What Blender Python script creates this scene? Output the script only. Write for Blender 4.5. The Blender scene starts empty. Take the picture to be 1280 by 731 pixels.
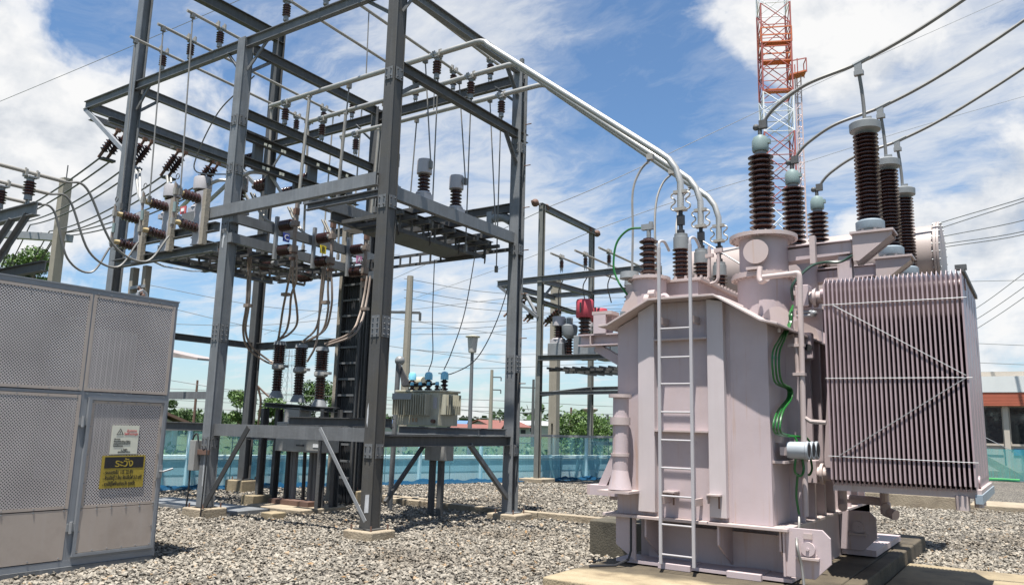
import bpy, math, random
import numpy as np
from mathutils import Vector, Matrix
random.seed(7); RNG = np.random.default_rng(11)
S = bpy.context.scene
COL = S.collection

# ------------------------------------------------------------------ camera
CAM_AXES = Matrix(((0.8301, 0.0739, 0.5527), (0.5571, -0.1551, -0.8158), (0.0254, 0.9851, -0.1699)))   # right, up, back in world
FPX, CX, CY, EYE = 978.55, 640.0, 365.5, Vector((0, 0, 1.6))
cam = bpy.data.cameras.new('camera'); camo = bpy.data.objects.new('camera', cam); COL.objects.link(camo)
camo.matrix_world = Matrix.Translation(EYE) @ CAM_AXES.to_4x4()
cam.sensor_width = 36; cam.lens = FPX/1280*36; cam.clip_start = .1; cam.clip_end = 6000
S.camera = camo

# ------------------------------------------------------------------ light
SUN = Vector((.085, -.25, 1)).normalized()
sun = bpy.data.lights.new('sun', 'SUN'); suno = bpy.data.objects.new('sun', sun); COL.objects.link(suno)
sun.energy = 5.0; sun.angle = math.radians(.5); sun.color = (1, .965, .91)
suno.rotation_euler = SUN.to_track_quat('Z', 'Y').to_euler(); suno.location = (0, 0, 40)
S.view_settings.view_transform = 'Standard'; S.view_settings.look = 'None'; S.view_settings.gamma = 1
S.view_settings.exposure = 1.12
S.cycles.max_bounces = 6; S.cycles.transparent_max_bounces = 16; S.cycles.use_denoising = True

def ray(px, py):
    return (CAM_AXES @ Vector((px-CX, -(py-CY), -FPX))).normalized()
FWD = -Vector((CAM_AXES[0][2], CAM_AXES[1][2], CAM_AXES[2][2]))
def ax(px, py, X): r = ray(px, py); return EYE + r*(X/r.x)           # the point of the plane x = X seen there
def ay(px, py, Y): r = ray(px, py); return EYE + r*(Y/r.y)
def az(px, py, Z=0): r = ray(px, py); return EYE + r*((Z-EYE.z)/r.z)
def ad(px, py, D): r = ray(px, py); return EYE + r*(D/r.dot(FWD))    # the point D metres deep

# ------------------------------------------------------------------ sky
W = bpy.data.worlds.new('World'); S.world = W; W.use_nodes = True
nt = W.node_tree; nt.nodes.clear()
class NT:
    def __init__(s, t): s.t = t
    def n(s, typ, **kw):
        nd = s.t.nodes.new(typ)
        for k, v in kw.items():
            if k.startswith('i_'):
                key = k[2:]; key = int(key) if key.isdigit() else key.replace('_', ' ')
                sock = nd.inputs[key]
                if isinstance(v, bpy.types.NodeSocket): s.t.links.new(v, sock)
                else: sock.default_value = v
            else: setattr(nd, k, v)
        return nd
    def m(s, op, a, b=0.0, c=None, clamp=False):
        nd = s.t.nodes.new('ShaderNodeMath'); nd.operation = op; nd.use_clamp = clamp
        for i, v in enumerate((a, b, c)):
            if v is None: continue
            if isinstance(v, bpy.types.NodeSocket): s.t.links.new(v, nd.inputs[i])
            else: nd.inputs[i].default_value = v
        return nd.outputs[0]
    def ramp(s, fac, stops, interp='LINEAR'):
        nd = s.t.nodes.new('ShaderNodeValToRGB'); nd.color_ramp.interpolation = interp
        el = nd.color_ramp.elements
        while len(el) > 1: el.remove(el[-1])
        for i, (p, c) in enumerate(stops):
            e = el[0] if i == 0 else el.new(p)
            e.position = p; e.color = c if len(c) == 4 else (*c, 1)
        s.t.links.new(fac, nd.inputs[0]); return nd.outputs[0]
    def mix(s, fac, a, b, mode='MIX'):
        nd = s.t.nodes.new('ShaderNodeMix'); nd.data_type = 'RGBA'; nd.blend_type = mode
        for i, v in ((0, fac), (6, a), (7, b)):
            if isinstance(v, bpy.types.NodeSocket): s.t.links.new(v, nd.inputs[i])
            else: nd.inputs[i].default_value = v if i == 0 or len(v) == 4 else (*v, 1)
        return nd.outputs[2]
g = NT(nt)
sky = g.n('ShaderNodeTexSky', sky_type='NISHITA', sun_disc=False, sun_elevation=math.asin(SUN.z),
          sun_rotation=math.atan2(SUN.x, SUN.y), altitude=0, air_density=1.0, dust_density=.6, ozone_density=2.2)
tc = g.n('ShaderNodeTexCoord'); d = g.n('ShaderNodeVectorMath', operation='NORMALIZE', i_0=tc.outputs['Generated']).outputs[0]
sep = g.n('ShaderNodeSeparateXYZ', i_0=d)
den = g.m('ADD', g.m('MAXIMUM', sep.outputs[2], 0.0), .16)
flat = g.n('ShaderNodeCombineXYZ', i_0=g.m('DIVIDE', sep.outputs[0], den), i_1=g.m('DIVIDE', sep.outputs[1], den), i_2=.3).outputs[0]
# cloud banks and clear gaps: (direction seen at, width, weight)
def bank(px, py, width, wgt):
    c = ray(px, py)
    dot = g.n('ShaderNodeVectorMath', operation='DOT_PRODUCT', i_0=d, i_1=tuple(c)).outputs['Value']
    e = g.m('DIVIDE', g.m('SUBTRACT', dot, 1.0), width*width*.5)
    return g.m('MULTIPLY', g.m('EXPONENT', e), wgt)
def total(B):
    acc = None
    for b in B:
        v = bank(*b); acc = v if acc is None else g.m('ADD', acc, v)
    return acc
HEAPS = total([(40, 200, .14, .30), (190, 150, .08, .16), (-100, 130, .14, .24), (150, 250, .08, .14), (95, 40, .09, -.16), (340, 330, .08, .03), (260, 400, .14, -.10),
               (575, 385, .07, .20), (640, 430, .06, .14), (500, 260, .08, -.06), (800, 150, .13, -.30), (730, 130, .06, -.10), (900, 190, .10, -.16), (560, 60, .09, -.06),
               (850, 10, .08, .20), (700, -20, .08, .18), (1000, 30, .09, .27), (1080, 60, .07, .10), (1180, 170, .12, -.12), (1085, 300, .07, .22), (1230, 310, .09, .25), (460, 120, .13, -.18)])
VEIL = total([(470, 440, .18, .13), (380, 300, .08, .05), (600, 150, .16, .20), (690, 330, .13, .20), (560, 30, .10, .12), (790, 130, .11, -.30), (870, 230, .08, .05), (1160, 110, .17, .20), (100, 60, .12, -.12), (440, 110, .10, .02), (40, 30, .08, -.10), (300, 330, .1, .06), (1250, 30, .10, .10)])
warp = g.n('ShaderNodeTexNoise', i_Vector=d, i_Scale=5.0, i_Detail=4.0).outputs['Color']
base = g.n('ShaderNodeVectorMath', operation='MULTIPLY', i_0=d, i_1=(1, 1, 1.35)).outputs[0]
cum = g.n('ShaderNodeVectorMath', operation='MULTIPLY_ADD', i_0=warp, i_1=(.09, .09, .09), i_2=base).outputs[0]
n1 = g.n('ShaderNodeTexNoise', i_Vector=cum, i_Scale=4.6, i_Detail=10.0, i_Roughness=.57).outputs['Fac']
up_ = g.n('ShaderNodeVectorMath', operation='ADD', i_0=cum, i_1=(.004, -.008, .035)).outputs[0]
n1u = g.n('ShaderNodeTexNoise', i_Vector=up_, i_Scale=4.6, i_Detail=6.0, i_Roughness=.55).outputs['Fac']
heap = g.ramp(g.m('ADD', n1, HEAPS), [(.0, (0, 0, 0)), (.575, (0, 0, 0)), (.61, (.34, .34, .34)), (.66, (.85, .85, .85)), (.74, (1, 1, 1))])
warp2 = g.n('ShaderNodeTexNoise', i_Vector=flat, i_Scale=1.6, i_Detail=4.0).outputs['Color']
flatw = g.n('ShaderNodeVectorMath', operation='MULTIPLY_ADD', i_0=warp2, i_1=(.5, .5, .5), i_2=flat).outputs[0]
mp = g.n('ShaderNodeMapping', i_Vector=flatw, i_Rotation=(0, 0, math.radians(25)), i_Scale=(1.3, 2.6, 1)).outputs[0]
n2 = g.n('ShaderNodeTexNoise', i_Vector=mp, i_Scale=2.6, i_Detail=10.0, i_Roughness=.66).outputs['Fac']
veil = g.ramp(g.m('ADD', n2, VEIL), [(.36, (0.02, 0.02, 0.02)), (.52, (.18, .18, .18)), (.70, (.62, .62, .62)), (.88, (.88, .88, .88))])
shade = g.m('ADD', g.m('MULTIPLY', g.m('SUBTRACT', n1, n1u), 3.2), g.m('MULTIPLY_ADD', n2, .5, .62))
ccol = g.ramp(shade, [(.45, (.60, .66, .75)), (.78, (.93, .955, .99)), (1.0, (1.10, 1.10, 1.10))])
hor = g.m('POWER', g.m('SUBTRACT', 1.0, g.m('MAXIMUM', sep.outputs[2], 0.0), clamp=True), 9.0)
skyc = g.mix(1.0, sky.outputs[0], (.90, 1.14, 1.29), 'MULTIPLY')
CLOUD_K = 7.2
cl = g.n('ShaderNodeVectorMath', operation='SCALE', i_0=ccol, i_Scale=CLOUD_K).outputs[0]
cl2 = (CLOUD_K*.98, CLOUD_K*1.0, CLOUD_K*1.02)
mix0 = g.mix(g.m('MAXIMUM', veil, g.m('MULTIPLY', hor, .40)), skyc, cl2)
mixc = g.mix(heap, mix0, cl)
bg = g.n('ShaderNodeBackground', i_Color=mixc, i_Strength=.056)
out = g.n('ShaderNodeOutputWorld', i_Surface=bg.outputs[0])

# ------------------------------------------------------------------ materials
MATS = {}
def mat(name, col, rough=.6, metal=0.0, var=.12, vs=6.0, streak=0.0, scol=None, bump=0.0, bs=30.0, spec=.5, dirt=0.0, dcol=(.09, .07, .05), ds=3.0, coat=0.0, obj_rand=0.0, drip=0.0, dripc=(.36, .22, .13)):
    if name in MATS: return MATS[name]
    m = bpy.data.materials.new(name); m.use_nodes = True; t = m.node_tree; t.nodes.clear(); n = NT(t)
    tc = n.n('ShaderNodeTexCoord').outputs['Object']
    nz = n.n('ShaderNodeTexNoise', i_Vector=tc, i_Scale=vs, i_Detail=6.0, i_Roughness=.6).outputs['Fac']
    f = n.m('MULTIPLY_ADD', n.m('SUBTRACT', nz, .5), var*4, 1.0)
    c = n.n('ShaderNodeVectorMath', operation='SCALE', i_0=col, i_Scale=f).outputs[0]
    if streak:
        mp = n.n('ShaderNodeMapping', i_Vector=tc, i_Scale=(14, 14, .7)).outputs[0]
        s1 = n.n('ShaderNodeTexNoise', i_Vector=mp, i_Scale=1.3, i_Detail=5.0, i_Roughness=.65).outputs['Fac']
        k = n.ramp(s1, [(.48, (0, 0, 0)), (.72, (1, 1, 1))])
        c = n.mix(n.m('MULTIPLY', k, streak), c, scol or (.3, .3, .3))
    if drip:
        mp2 = n.n('ShaderNodeMapping', i_Vector=tc, i_Scale=(9, 9, .28)).outputs[0]
        s3 = n.n('ShaderNodeTexNoise', i_Vector=mp2, i_Scale=1.7, i_Detail=6.0, i_Roughness=.7).outputs['Fac']
        s4 = n.n('ShaderNodeTexNoise', i_Vector=tc, i_Scale=1.3, i_Detail=3.0).outputs['Fac']
        k = n.m('MULTIPLY', n.ramp(s3, [(.56, (0, 0, 0)), (.70, (1, 1, 1))]), n.ramp(s4, [(.40, (0, 0, 0)), (.6, (1, 1, 1))]))
        c = n.mix(n.m('MULTIPLY', k, drip), c, dripc)
    if dirt:
        s2 = n.n('ShaderNodeTexNoise', i_Vector=tc, i_Scale=ds, i_Detail=8.0, i_Roughness=.7).outputs['Fac']
        k = n.ramp(s2, [(.47, (0, 0, 0)), (.70, (1, 1, 1))])
        c = n.mix(n.m('MULTIPLY', k, dirt), c, dcol)
    if obj_rand:
        r = n.n('ShaderNodeObjectInfo').outputs['Random']
        c = n.n('ShaderNodeVectorMath', operation='SCALE', i_0=c, i_Scale=n.m('MULTIPLY_ADD', n.m('SUBTRACT', r, .5), obj_rand*2, 1.0)).outputs[0]
    rg = n.m('MULTIPLY_ADD', n.m('SUBTRACT', nz, .5), .35, rough, clamp=True)
    p = n.n('ShaderNodeBsdfPrincipled', i_Base_Color=c, i_Roughness=rg, i_Metallic=metal)
    p.inputs['Specular IOR Level'].default_value = spec
    if coat: p.inputs['Coat Weight'].default_value = coat
    if bump:
        bz = n.n('ShaderNodeTexNoise', i_Vector=tc, i_Scale=bs, i_Detail=6.0, i_Roughness=.65).outputs['Fac']
        b = n.n('ShaderNodeBump', i_Height=bz, i_Strength=bump, i_Distance=.02)
        t.links.new(b.outputs[0], p.inputs['Normal'])
    n.n('ShaderNodeOutputMaterial', i_Surface=p.outputs[0])
    MATS[name] = m; return m

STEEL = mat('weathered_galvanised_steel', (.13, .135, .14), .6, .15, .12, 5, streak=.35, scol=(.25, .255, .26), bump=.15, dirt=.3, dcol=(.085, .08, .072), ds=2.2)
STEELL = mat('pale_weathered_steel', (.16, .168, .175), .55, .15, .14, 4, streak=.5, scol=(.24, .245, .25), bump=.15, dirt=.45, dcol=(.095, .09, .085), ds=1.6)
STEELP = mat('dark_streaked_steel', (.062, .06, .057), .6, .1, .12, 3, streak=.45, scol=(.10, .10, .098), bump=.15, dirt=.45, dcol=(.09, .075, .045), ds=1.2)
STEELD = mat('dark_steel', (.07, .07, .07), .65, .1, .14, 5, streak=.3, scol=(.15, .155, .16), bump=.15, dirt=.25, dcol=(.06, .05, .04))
GALV = mat('pale_galvanised_steel', (.27, .28, .29), .5, .35, .1, 9, streak=.25, scol=(.2, .2, .21), dirt=.2, dcol=(.2, .15, .1))
ALU = mat('aluminium_tube', (.40, .392, .37), .42, .5, .05, 3)
ALUD = mat('dull_aluminium_tube', (.32, .30, .265), .5, .3, .1, 6, dirt=.3, dcol=(.2, .15, .1))
PINK = mat('lilac_pink_paint', (.425, .352, .36), .55, 0, .085, 1.0, streak=.5, scol=(.45, .355, .34), dirt=.3, dcol=(.31, .235, .215), ds=1.6, bump=.06, bs=60, drip=.85)
PINKL = mat('cleaner_pink_paint', (.47, .415, .415), .5, 0, .05, 1.5, streak=.3, scol=(.43, .36, .355), dirt=.15, dcol=(.36, .29, .27), ds=1.4)
PINKD = mat('dusty_pink_paint', (.41, .34, .325), .5, 0, .07, 3, streak=.15, scol=(.5, .41, .37), dirt=.3, dcol=(.33, .23, .17), ds=3, drip=.6)
RADM = mat('radiator_pink_paint', (.33, .25, .262), .42, 0, .06, 3, dirt=.12, dcol=(.22, .14, .12), ds=2)
CREAM = mat('cream_white_paint', (.33, .275, .255), .5, 0, .05, 2, dirt=.25, dcol=(.27, .21, .18), ds=1.6)
WHITEP = mat('white_grey_paint', (.36, .345, .355), .45, 0, .06, 4, dirt=.15, dcol=(.4, .36, .3))
PORC = mat('brown_porcelain', (.036, .015, .012), .2, 0, .12, 5, spec=.55, coat=.15)
PORCR = mat('reddish_porcelain', (.034, .013, .010), .22, 0, .12, 5, spec=.5, coat=.1)
CAPG = mat('pale_green_cap_paint', (.20, .265, .255), .4, 0, .06, 8, dirt=.15)
CAPB = mat('grey_cap_metal', (.215, .225, .228), .5, .15, .08, 8, dirt=.2)
RINGB = mat('blue_grey_ring', (.23, .28, .32), .5, .1, .08, 8, dirt=.2)
TANP = mat('tan_ferrule', (.42, .33, .18), .5, 0, .1, 8)
COPPER = mat('tarnished_copper', (.24, .195, .165), .55, .2, .15, 9, dirt=.4, dcol=(.18, .10, .06))
RUST = mat('rusty_clamp', (.13, .075, .055), .75, .1, .2, 12)
CONC = mat('weathered_concrete', (.29, .24, .172), .9, 0, .16, 4, bump=.8, bs=30, dirt=.75, dcol=(.17, .13, .09), ds=2.6)
CONCD = mat('stained_concrete', (.25, .20, .125), .9, 0, .16, 4, bump=.5, bs=40, dirt=.75, dcol=(.09, .07, .05), ds=1.8)
CONCP = mat('concrete_pole', (.27, .24, .195), .9, 0, .1, 3, bump=.3, bs=25, streak=.4, scol=(.2, .17, .13))
BLACK = mat('black_rubber', (.018, .018, .02), .5, 0, .1, 8)
CABLE = mat('grey_cable', (.17, .165, .155), .5, .3, .08, 10)
WIRE = mat('dark_wire', (.09, .09, .09), .6, .2)
WIREP = mat('pale_wire', (.22, .22, .22), .6, .2)
GREENC = mat('green_cable', (.009, .10, .016), .35, 0, .1, 10)
GAUGE = mat('gauge_housing', (.27, .295, .32), .5, 0, .06, 8)
BLACKSTEEL = mat('near_black_steel', (.03, .03, .03), .7, 0, .12, 5)  # even near-black steel colour, used on one front brace
DARK = mat('dark_interior', (.02, .02, .022), .8)
GLASS = mat('dark_window_glass', (.015, .018, .02), .06, 0, spec=.9)
BLUEC = mat('sky_blue_cap', (.22, .55, .70), .3, 0, .06, 8)
OLIVE = mat('olive_grey_paint', (.42, .40, .31), .5, 0, .08, 4, streak=.4, scol=(.1, .095, .08), dirt=.3, dcol=(.12, .11, .08))
BOXG = mat('box_grey_paint', (.27, .265, .25), .5, .1, .08, 4, streak=.3, scol=(.15, .14, .13), dirt=.2)
REDP = mat('red_paint', (.42, .05, .07), .55, 0, .06, 6)
YELLOW = mat('sign_yellow', (.32, .235, .03), .5, 0, .08, 12)
SIGNW = mat('sign_cream', (.58, .57, .47), .5, 0, .05, 12)
INK = mat('black_ink', (.012, .012, .014), .5)
INKR = mat('red_ink', (.5, .11, .11), .5)
BLUEI = mat('tag_blue', (.05, .08, .42), .5)
YELI = mat('tag_yellow', (.75, .6, .03), .5)
PINKI = mat('tag_magenta', (.55, .2, .35), .5)
WHITE = mat('white_paint', (.8, .8, .8), .5)
ORANGE = mat('faded_orange_paint', (.50, .13, .045), .55, 0, .1, 3)
REDST = mat('faded_red_paint', (.36, .10, .085), .55, 0, .1, 3)
WHITEST = mat('faded_white_paint', (.72, .72, .73), .55, 0, .06, 3)

# ------------------------------------------------------------------ building blocks
def basis(ax_, up=(0, 0, 1)):
    z = Vector(ax_).normalized(); u = Vector(up)
    if abs(z.dot(u)) > .98: u = Vector((0, 1, 0)) if abs(z.y) < .9 else Vector((1, 0, 0))
    x = u.cross(z).normalized(); y = z.cross(x)
    return x, y, z
class MB:
    def __init__(s): s.v = []; s.f = []
    def add(s, vs, fs):
        o = len(s.v); s.v += [tuple(v) for v in vs]; s.f += [tuple(i+o for i in f) for f in fs]; return s
    def box(s, x0, x1, y0, y1, z0, z1):
        x0, x1 = sorted((x0, x1)); y0, y1 = sorted((y0, y1)); z0, z1 = sorted((z0, z1))
        return s.add([(x0,y0,z0),(x1,y0,z0),(x1,y1,z0),(x0,y1,z0),(x0,y0,z1),(x1,y0,z1),(x1,y1,z1),(x0,y1,z1)],
                     [(0,3,2,1),(4,5,6,7),(0,1,5,4),(1,2,6,5),(2,3,7,6),(3,0,4,7)])
    def cbox(s, c, w, d, h): return s.box(c[0]-w/2, c[0]+w/2, c[1]-d/2, c[1]+d/2, c[2]-h/2, c[2]+h/2)
    def bar(s, p0, p1, w, h, up=(0, 0, 1), off=(0, 0)):              # w across, h along up
        p0 = Vector(p0); p1 = Vector(p1); x, y, z = basis(p1-p0, up)
        q = [x*(off[0]+a*w/2)+y*(off[1]+b*h/2) for a, b in ((-1,-1),(1,-1),(1,1),(-1,1))]
        return s.add([p0+k for k in q]+[p1+k for k in q], [(3,2,1,0),(4,5,6,7),(0,1,5,4),(1,2,6,5),(2,3,7,6),(3,0,4,7)])
    def ibeam(s, p0, p1, d, w, tf=.014, tw=.012, up=(0, 0, 1)):
        s.bar(p0, p1, w, tf, up, (0, d/2-tf/2)); s.bar(p0, p1, w, tf, up, (0, -d/2+tf/2)); return s.bar(p0, p1, tw, d-2*tf, up)
    def chan(s, p0, p1, d, w, side=1, t=.012, up=(0, 0, 1)):
        s.bar(p0, p1, t, d, up); s.bar(p0, p1, w, t, up, (side*(w/2+t/2), d/2-t/2)); return s.bar(p0, p1, w, t, up, (side*(w/2+t/2), -d/2+t/2))
    def angle(s, p0, p1, a, t=.01, up=(0, 0, 1), side=1):
        s.bar(p0, p1, t, a, up); return s.bar(p0, p1, a-t, t, up, (side*(a/2), a/2-t/2))
    def lathe(s, p0, axis, prof, seg=14, up=(0, 0, 1)):              # profile of (radius, height)
        p0 = Vector(p0); x, y, z = basis(axis, up); o = len(s.v); n = len(prof)
        for r, h in prof:
            for k in range(seg):
                a = 2*math.pi*k/seg; s.v.append(tuple(p0+z*h+(x*math.cos(a)+y*math.sin(a))*r))
        for i in range(n-1):
            for k in range(seg):
                k2 = (k+1) % seg; s.f.append((o+i*seg+k, o+i*seg+k2, o+(i+1)*seg+k2, o+(i+1)*seg+k))
        s.f.append(tuple(o+k for k in reversed(range(seg)))); s.f.append(tuple(o+(n-1)*seg+k for k in range(seg)))
        return s
    def cyl(s, p0, p1, r, r2=None, seg=12):
        p0 = Vector(p0); p1 = Vector(p1)
        return s.lathe(p0, p1-p0, [(r, 0), (r if r2 is None else r2, (p1-p0).length)], seg)
    def tube(s, pts, r, seg=8):
        P = [Vector(p) for p in pts]; o = len(s.v); x = None
        for i, p in enumerate(P):
            t = (P[min(i+1, len(P)-1)]-P[max(i-1, 0)]).normalized()
            if x is None: x, y, _ = basis(t)
            else:
                x = (x-t*x.dot(t)); x = x.normalized() if x.length > 1e-6 else basis(t)[0]
            y = t.cross(x)
            for k in range(seg):
                a = 2*math.pi*k/seg; s.v.append(tuple(p+(x*math.cos(a)+y*math.sin(a))*r))
        for i in range(len(P)-1):
            for k in range(seg):
                k2 = (k+1) % seg; s.f.append((o+i*seg+k, o+i*seg+k2, o+(i+1)*seg+k2, o+(i+1)*seg+k))
        s.f.append(tuple(o+k for k in reversed(range(seg)))); s.f.append(tuple(o+(len(P)-1)*seg+k for k in range(seg)))
        return s
    def prism(s, poly, vec):                                        # polygon of 3-D points pushed along vec
        n = len(poly); v = Vector(vec)
        s.add([Vector(p) for p in poly]+[Vector(p)+v for p in poly],
              [tuple(reversed(range(n))), tuple(range(n, 2*n))]+[(i, (i+1) % n, n+(i+1) % n, n+i) for i in range(n)]); return s
    def ball(s, c, r, seg=10, rings=6, sz=1.0):
        return s.lathe(Vector(c)-Vector((0, 0, r*sz)), (0, 0, 1), [(max(r*math.sin(math.pi*i/rings), 1e-4), r*sz*(1-math.cos(math.pi*i/rings))) for i in range(rings+1)], seg)
    def insul(s, p0, p1, rc, rs, n, seg=14):                        # ribbed porcelain between two points
        p0 = Vector(p0); p1 = Vector(p1); L = (p1-p0).length; q = L/n; pr = [(rc, 0)]
        for i in range(n):
            h = i*q; pr += [(rc, h+q*.12), (rs*.97, h+q*.42), (rs, h+q*.5), (rs*.93, h+q*.60), (rc, h+q*.86)]
        return s.lathe(p0, p1-p0, pr+[(rc, L)], seg)
    def build(s, name, m, parent=None, bev=0.0, label=None, sharp=35, kind=None):
        me = bpy.data.meshes.new(name); o = bpy.data.objects.new(name, me); COL.objects.link(o)
        off = Vector((0, 0, 0))
        p = parent
        while p is not None: off += p.location; p = p.parent
        me.from_pydata([tuple(Vector(v)-off) for v in s.v], [], s.f); me.update()
        me.materials.append(m)
        me.polygons.foreach_set('use_smooth', [True]*len(me.polygons)); me.set_sharp_from_angle(angle=math.radians(sharp))
        if parent is not None: o.parent = parent
        if bev:
            b = o.modifiers.new('bevel', 'BEVEL'); b.width = bev; b.segments = 2; b.limit_method = 'ANGLE'; b.harden_normals = True
        if label: o['label'] = label
        if parent is not None and name in ('bolts', 'rim_bolts', 'cover_bolts', 'flange_bolts', 'step_bolts', 'rivets', 'bolt_plates', 'bracing', 'tie_rods', 'pipe_clamps', 'feet'): o['kind'] = 'stuff'
        return o
def tag(o, label=None, cat=None, group=None, kind=None):
    for k, v in (('label', label), ('category', cat), ('group', group), ('kind', kind)):
        if v: o[k] = v
    return o
def thing(name, loc, label, cat, group=None):
    o = bpy.data.objects.new(name, None); COL.objects.link(o); o.location = loc; o.empty_display_size = .2
    return tag(o, label, cat, group)
def dup(o, loc=None, label=None, parent=None):
    c = o.copy(); COL.objects.link(c)
    if parent is not None: c.parent = parent
    if loc is not None: c.location = loc
    if label: c['label'] = label
    for ch in o.children: dup(ch, None, None, c)
    return c
def spline(pts, n=8):                                               # a smooth run through the points
    P = [Vector(p) for p in pts]; P = [2*P[0]-P[1]]+P+[2*P[-1]-P[-2]]; R = []
    for i in range(1, len(P)-2):
        for k in range(n):
            t = k/n; a, b, c, d_ = P[i-1], P[i], P[i+1], P[i+2]
            R.append(.5*((2*b)+(c-a)*t+(2*a-5*b+4*c-d_)*t*t+(3*b-a-3*c+d_)*t**3))
    return R+[P[-2]]
def sag(a, b, s, n=14):
    a = Vector(a); b = Vector(b)
    return [a.lerp(b, i/n)-Vector((0, 0, s*4*(i/n)*(1-i/n))) for i in range(n+1)]
def wire(name, pts, r, m, label, cat, group=None, seg=6):
    return tag(MB().tube(pts, r, seg).build(name, m), label, cat, group)

# ------------------------------------------------------------------ ground
def sheet(name, pts, m, z, kind='structure'):
    me = bpy.data.meshes.new(name); me.from_pydata([(x, y, z) for x, y in pts], [], [tuple(range(len(pts)))]); me.update()
    o = bpy.data.objects.new(name, me); COL.objects.link(o); me.materials.append(m); o['kind'] = kind; return o
def grassmat():
    m = bpy.data.materials.new('field_grass'); m.use_nodes = True; t = m.node_tree; t.nodes.clear(); n = NT(t)
    tc = n.n('ShaderNodeTexCoord').outputs['Object']
    a = n.n('ShaderNodeTexNoise', i_Vector=tc, i_Scale=.08, i_Detail=6.0).outputs['Fac']
    b = n.n('ShaderNodeTexNoise', i_Vector=tc, i_Scale=2.5, i_Detail=6.0, i_Roughness=.7).outputs['Fac']
    c = n.mix(b, n.ramp(a, [(.35, (.022, .045, .01)), (.65, (.05, .062, .018))]), (.055, .072, .02))
    p = n.n('ShaderNodeBsdfPrincipled', i_Base_Color=c, i_Roughness=.95); n.n('ShaderNodeOutputMaterial', i_Surface=p.outputs[0]); return m
def gravelmat():
    m = bpy.data.materials.new('crushed_gravel'); m.use_nodes = True; t = m.node_tree; t.nodes.clear(); n = NT(t)
    tc = n.n('ShaderNodeTexCoord').outputs['Object']
    vo = n.n('ShaderNodeTexVoronoi', i_Vector=tc, i_Scale=17.0, i_Randomness=1.0)
    vd = n.n('ShaderNodeTexVoronoi', i_Vector=tc, i_Scale=17.0, feature='DISTANCE_TO_EDGE')
    s = n.n('ShaderNodeSeparateXYZ', i_0=vo.outputs['Color']).outputs[0]
    col = n.ramp(s, [(.0, (.12, .107, .09)), (.35, (.22, .197, .165)), (.7, (.29, .26, .215)), (1., (.36, .325, .27))])
    e = n.ramp(vd.outputs['Distance'], [(.0, (.07, .06, .05)), (.13, (1, 1, 1))])
    big = n.n('ShaderNodeTexNoise', i_Vector=tc, i_Scale=.5, i_Detail=4.0).outputs['Fac']
    col = n.mix(1.0, n.mix(1.0, col, e, 'MULTIPLY'), n.ramp(big, [(.3, (.85, .85, .85)), (.7, (1.1, 1.08, 1.05))]), 'MULTIPLY')
    h = n.m('ADD', n.ramp(vd.outputs['Distance'], [(0, (0, 0, 0)), (.25, (1, 1, 1))]), n.m('MULTIPLY', s, .6))
    b = n.n('ShaderNodeBump', i_Height=h, i_Strength=1.0, i_Distance=.04)
    p = n.n('ShaderNodeBsdfPrincipled', i_Base_Color=col, i_Roughness=.9, i_Normal=b.outputs[0]); n.n('ShaderNodeOutputMaterial', i_Surface=p.outputs[0]); return m
def stonemat():
    m = bpy.data.materials.new('crushed_stone'); m.use_nodes = True; t = m.node_tree; t.nodes.clear(); n = NT(t)
    r = n.n('ShaderNodeObjectInfo').outputs['Random']
    tc = n.n('ShaderNodeTexCoord').outputs['Object']
    z = n.n('ShaderNodeTexNoise', i_Vector=tc, i_Scale=2.0, i_Detail=4.0).outputs['Fac']
    c = n.ramp(r, [(.0, (.075, .068, .058)), (.25, (.17, .155, .131)), (.55, (.228, .206, .174)), (.8, (.272, .244, .202)), (.94, (.32, .292, .25)), (1., (.26, .18, .105))])
    c = n.n('ShaderNodeVectorMath', operation='SCALE', i_0=c, i_Scale=n.m('MULTIPLY_ADD', z, .5, .75)).outputs[0]
    pn = n.n('ShaderNodeTexNoise', i_Vector=n.n('ShaderNodeObjectInfo').outputs['Location'], i_Scale=.55, i_Detail=5.0, i_Roughness=.6).outputs['Fac']
    c = n.mix(1.0, c, n.ramp(pn, [(.36, (.72, .68, .63)), (.5, (1, .99, .97)), (.66, (1.12, 1.1, 1.06))]), 'MULTIPLY')
    p = n.n('ShaderNodeBsdfPrincipled', i_Base_Color=c, i_Roughness=.88); n.n('ShaderNodeOutputMaterial', i_Surface=p.outputs[0]); return m
FIELD = grassmat(); GRAVEL = gravelmat(); STONE = stonemat()
ground = sheet('ground', [(-2500, -2500), (2500, -2500), (2500, 2500), (-2500, 2500)], FIELD, -.12)
YARD = [(-24, -9), (-20.3, 1.2), (-16.8, 10.9), (-12.75, 22.1), (-10.6, 28), (-6.5, 44.4), (14, 44.4), (14, -9)]
gravel = sheet('gravel_yard', YARD, GRAVEL, -.012)

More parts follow.
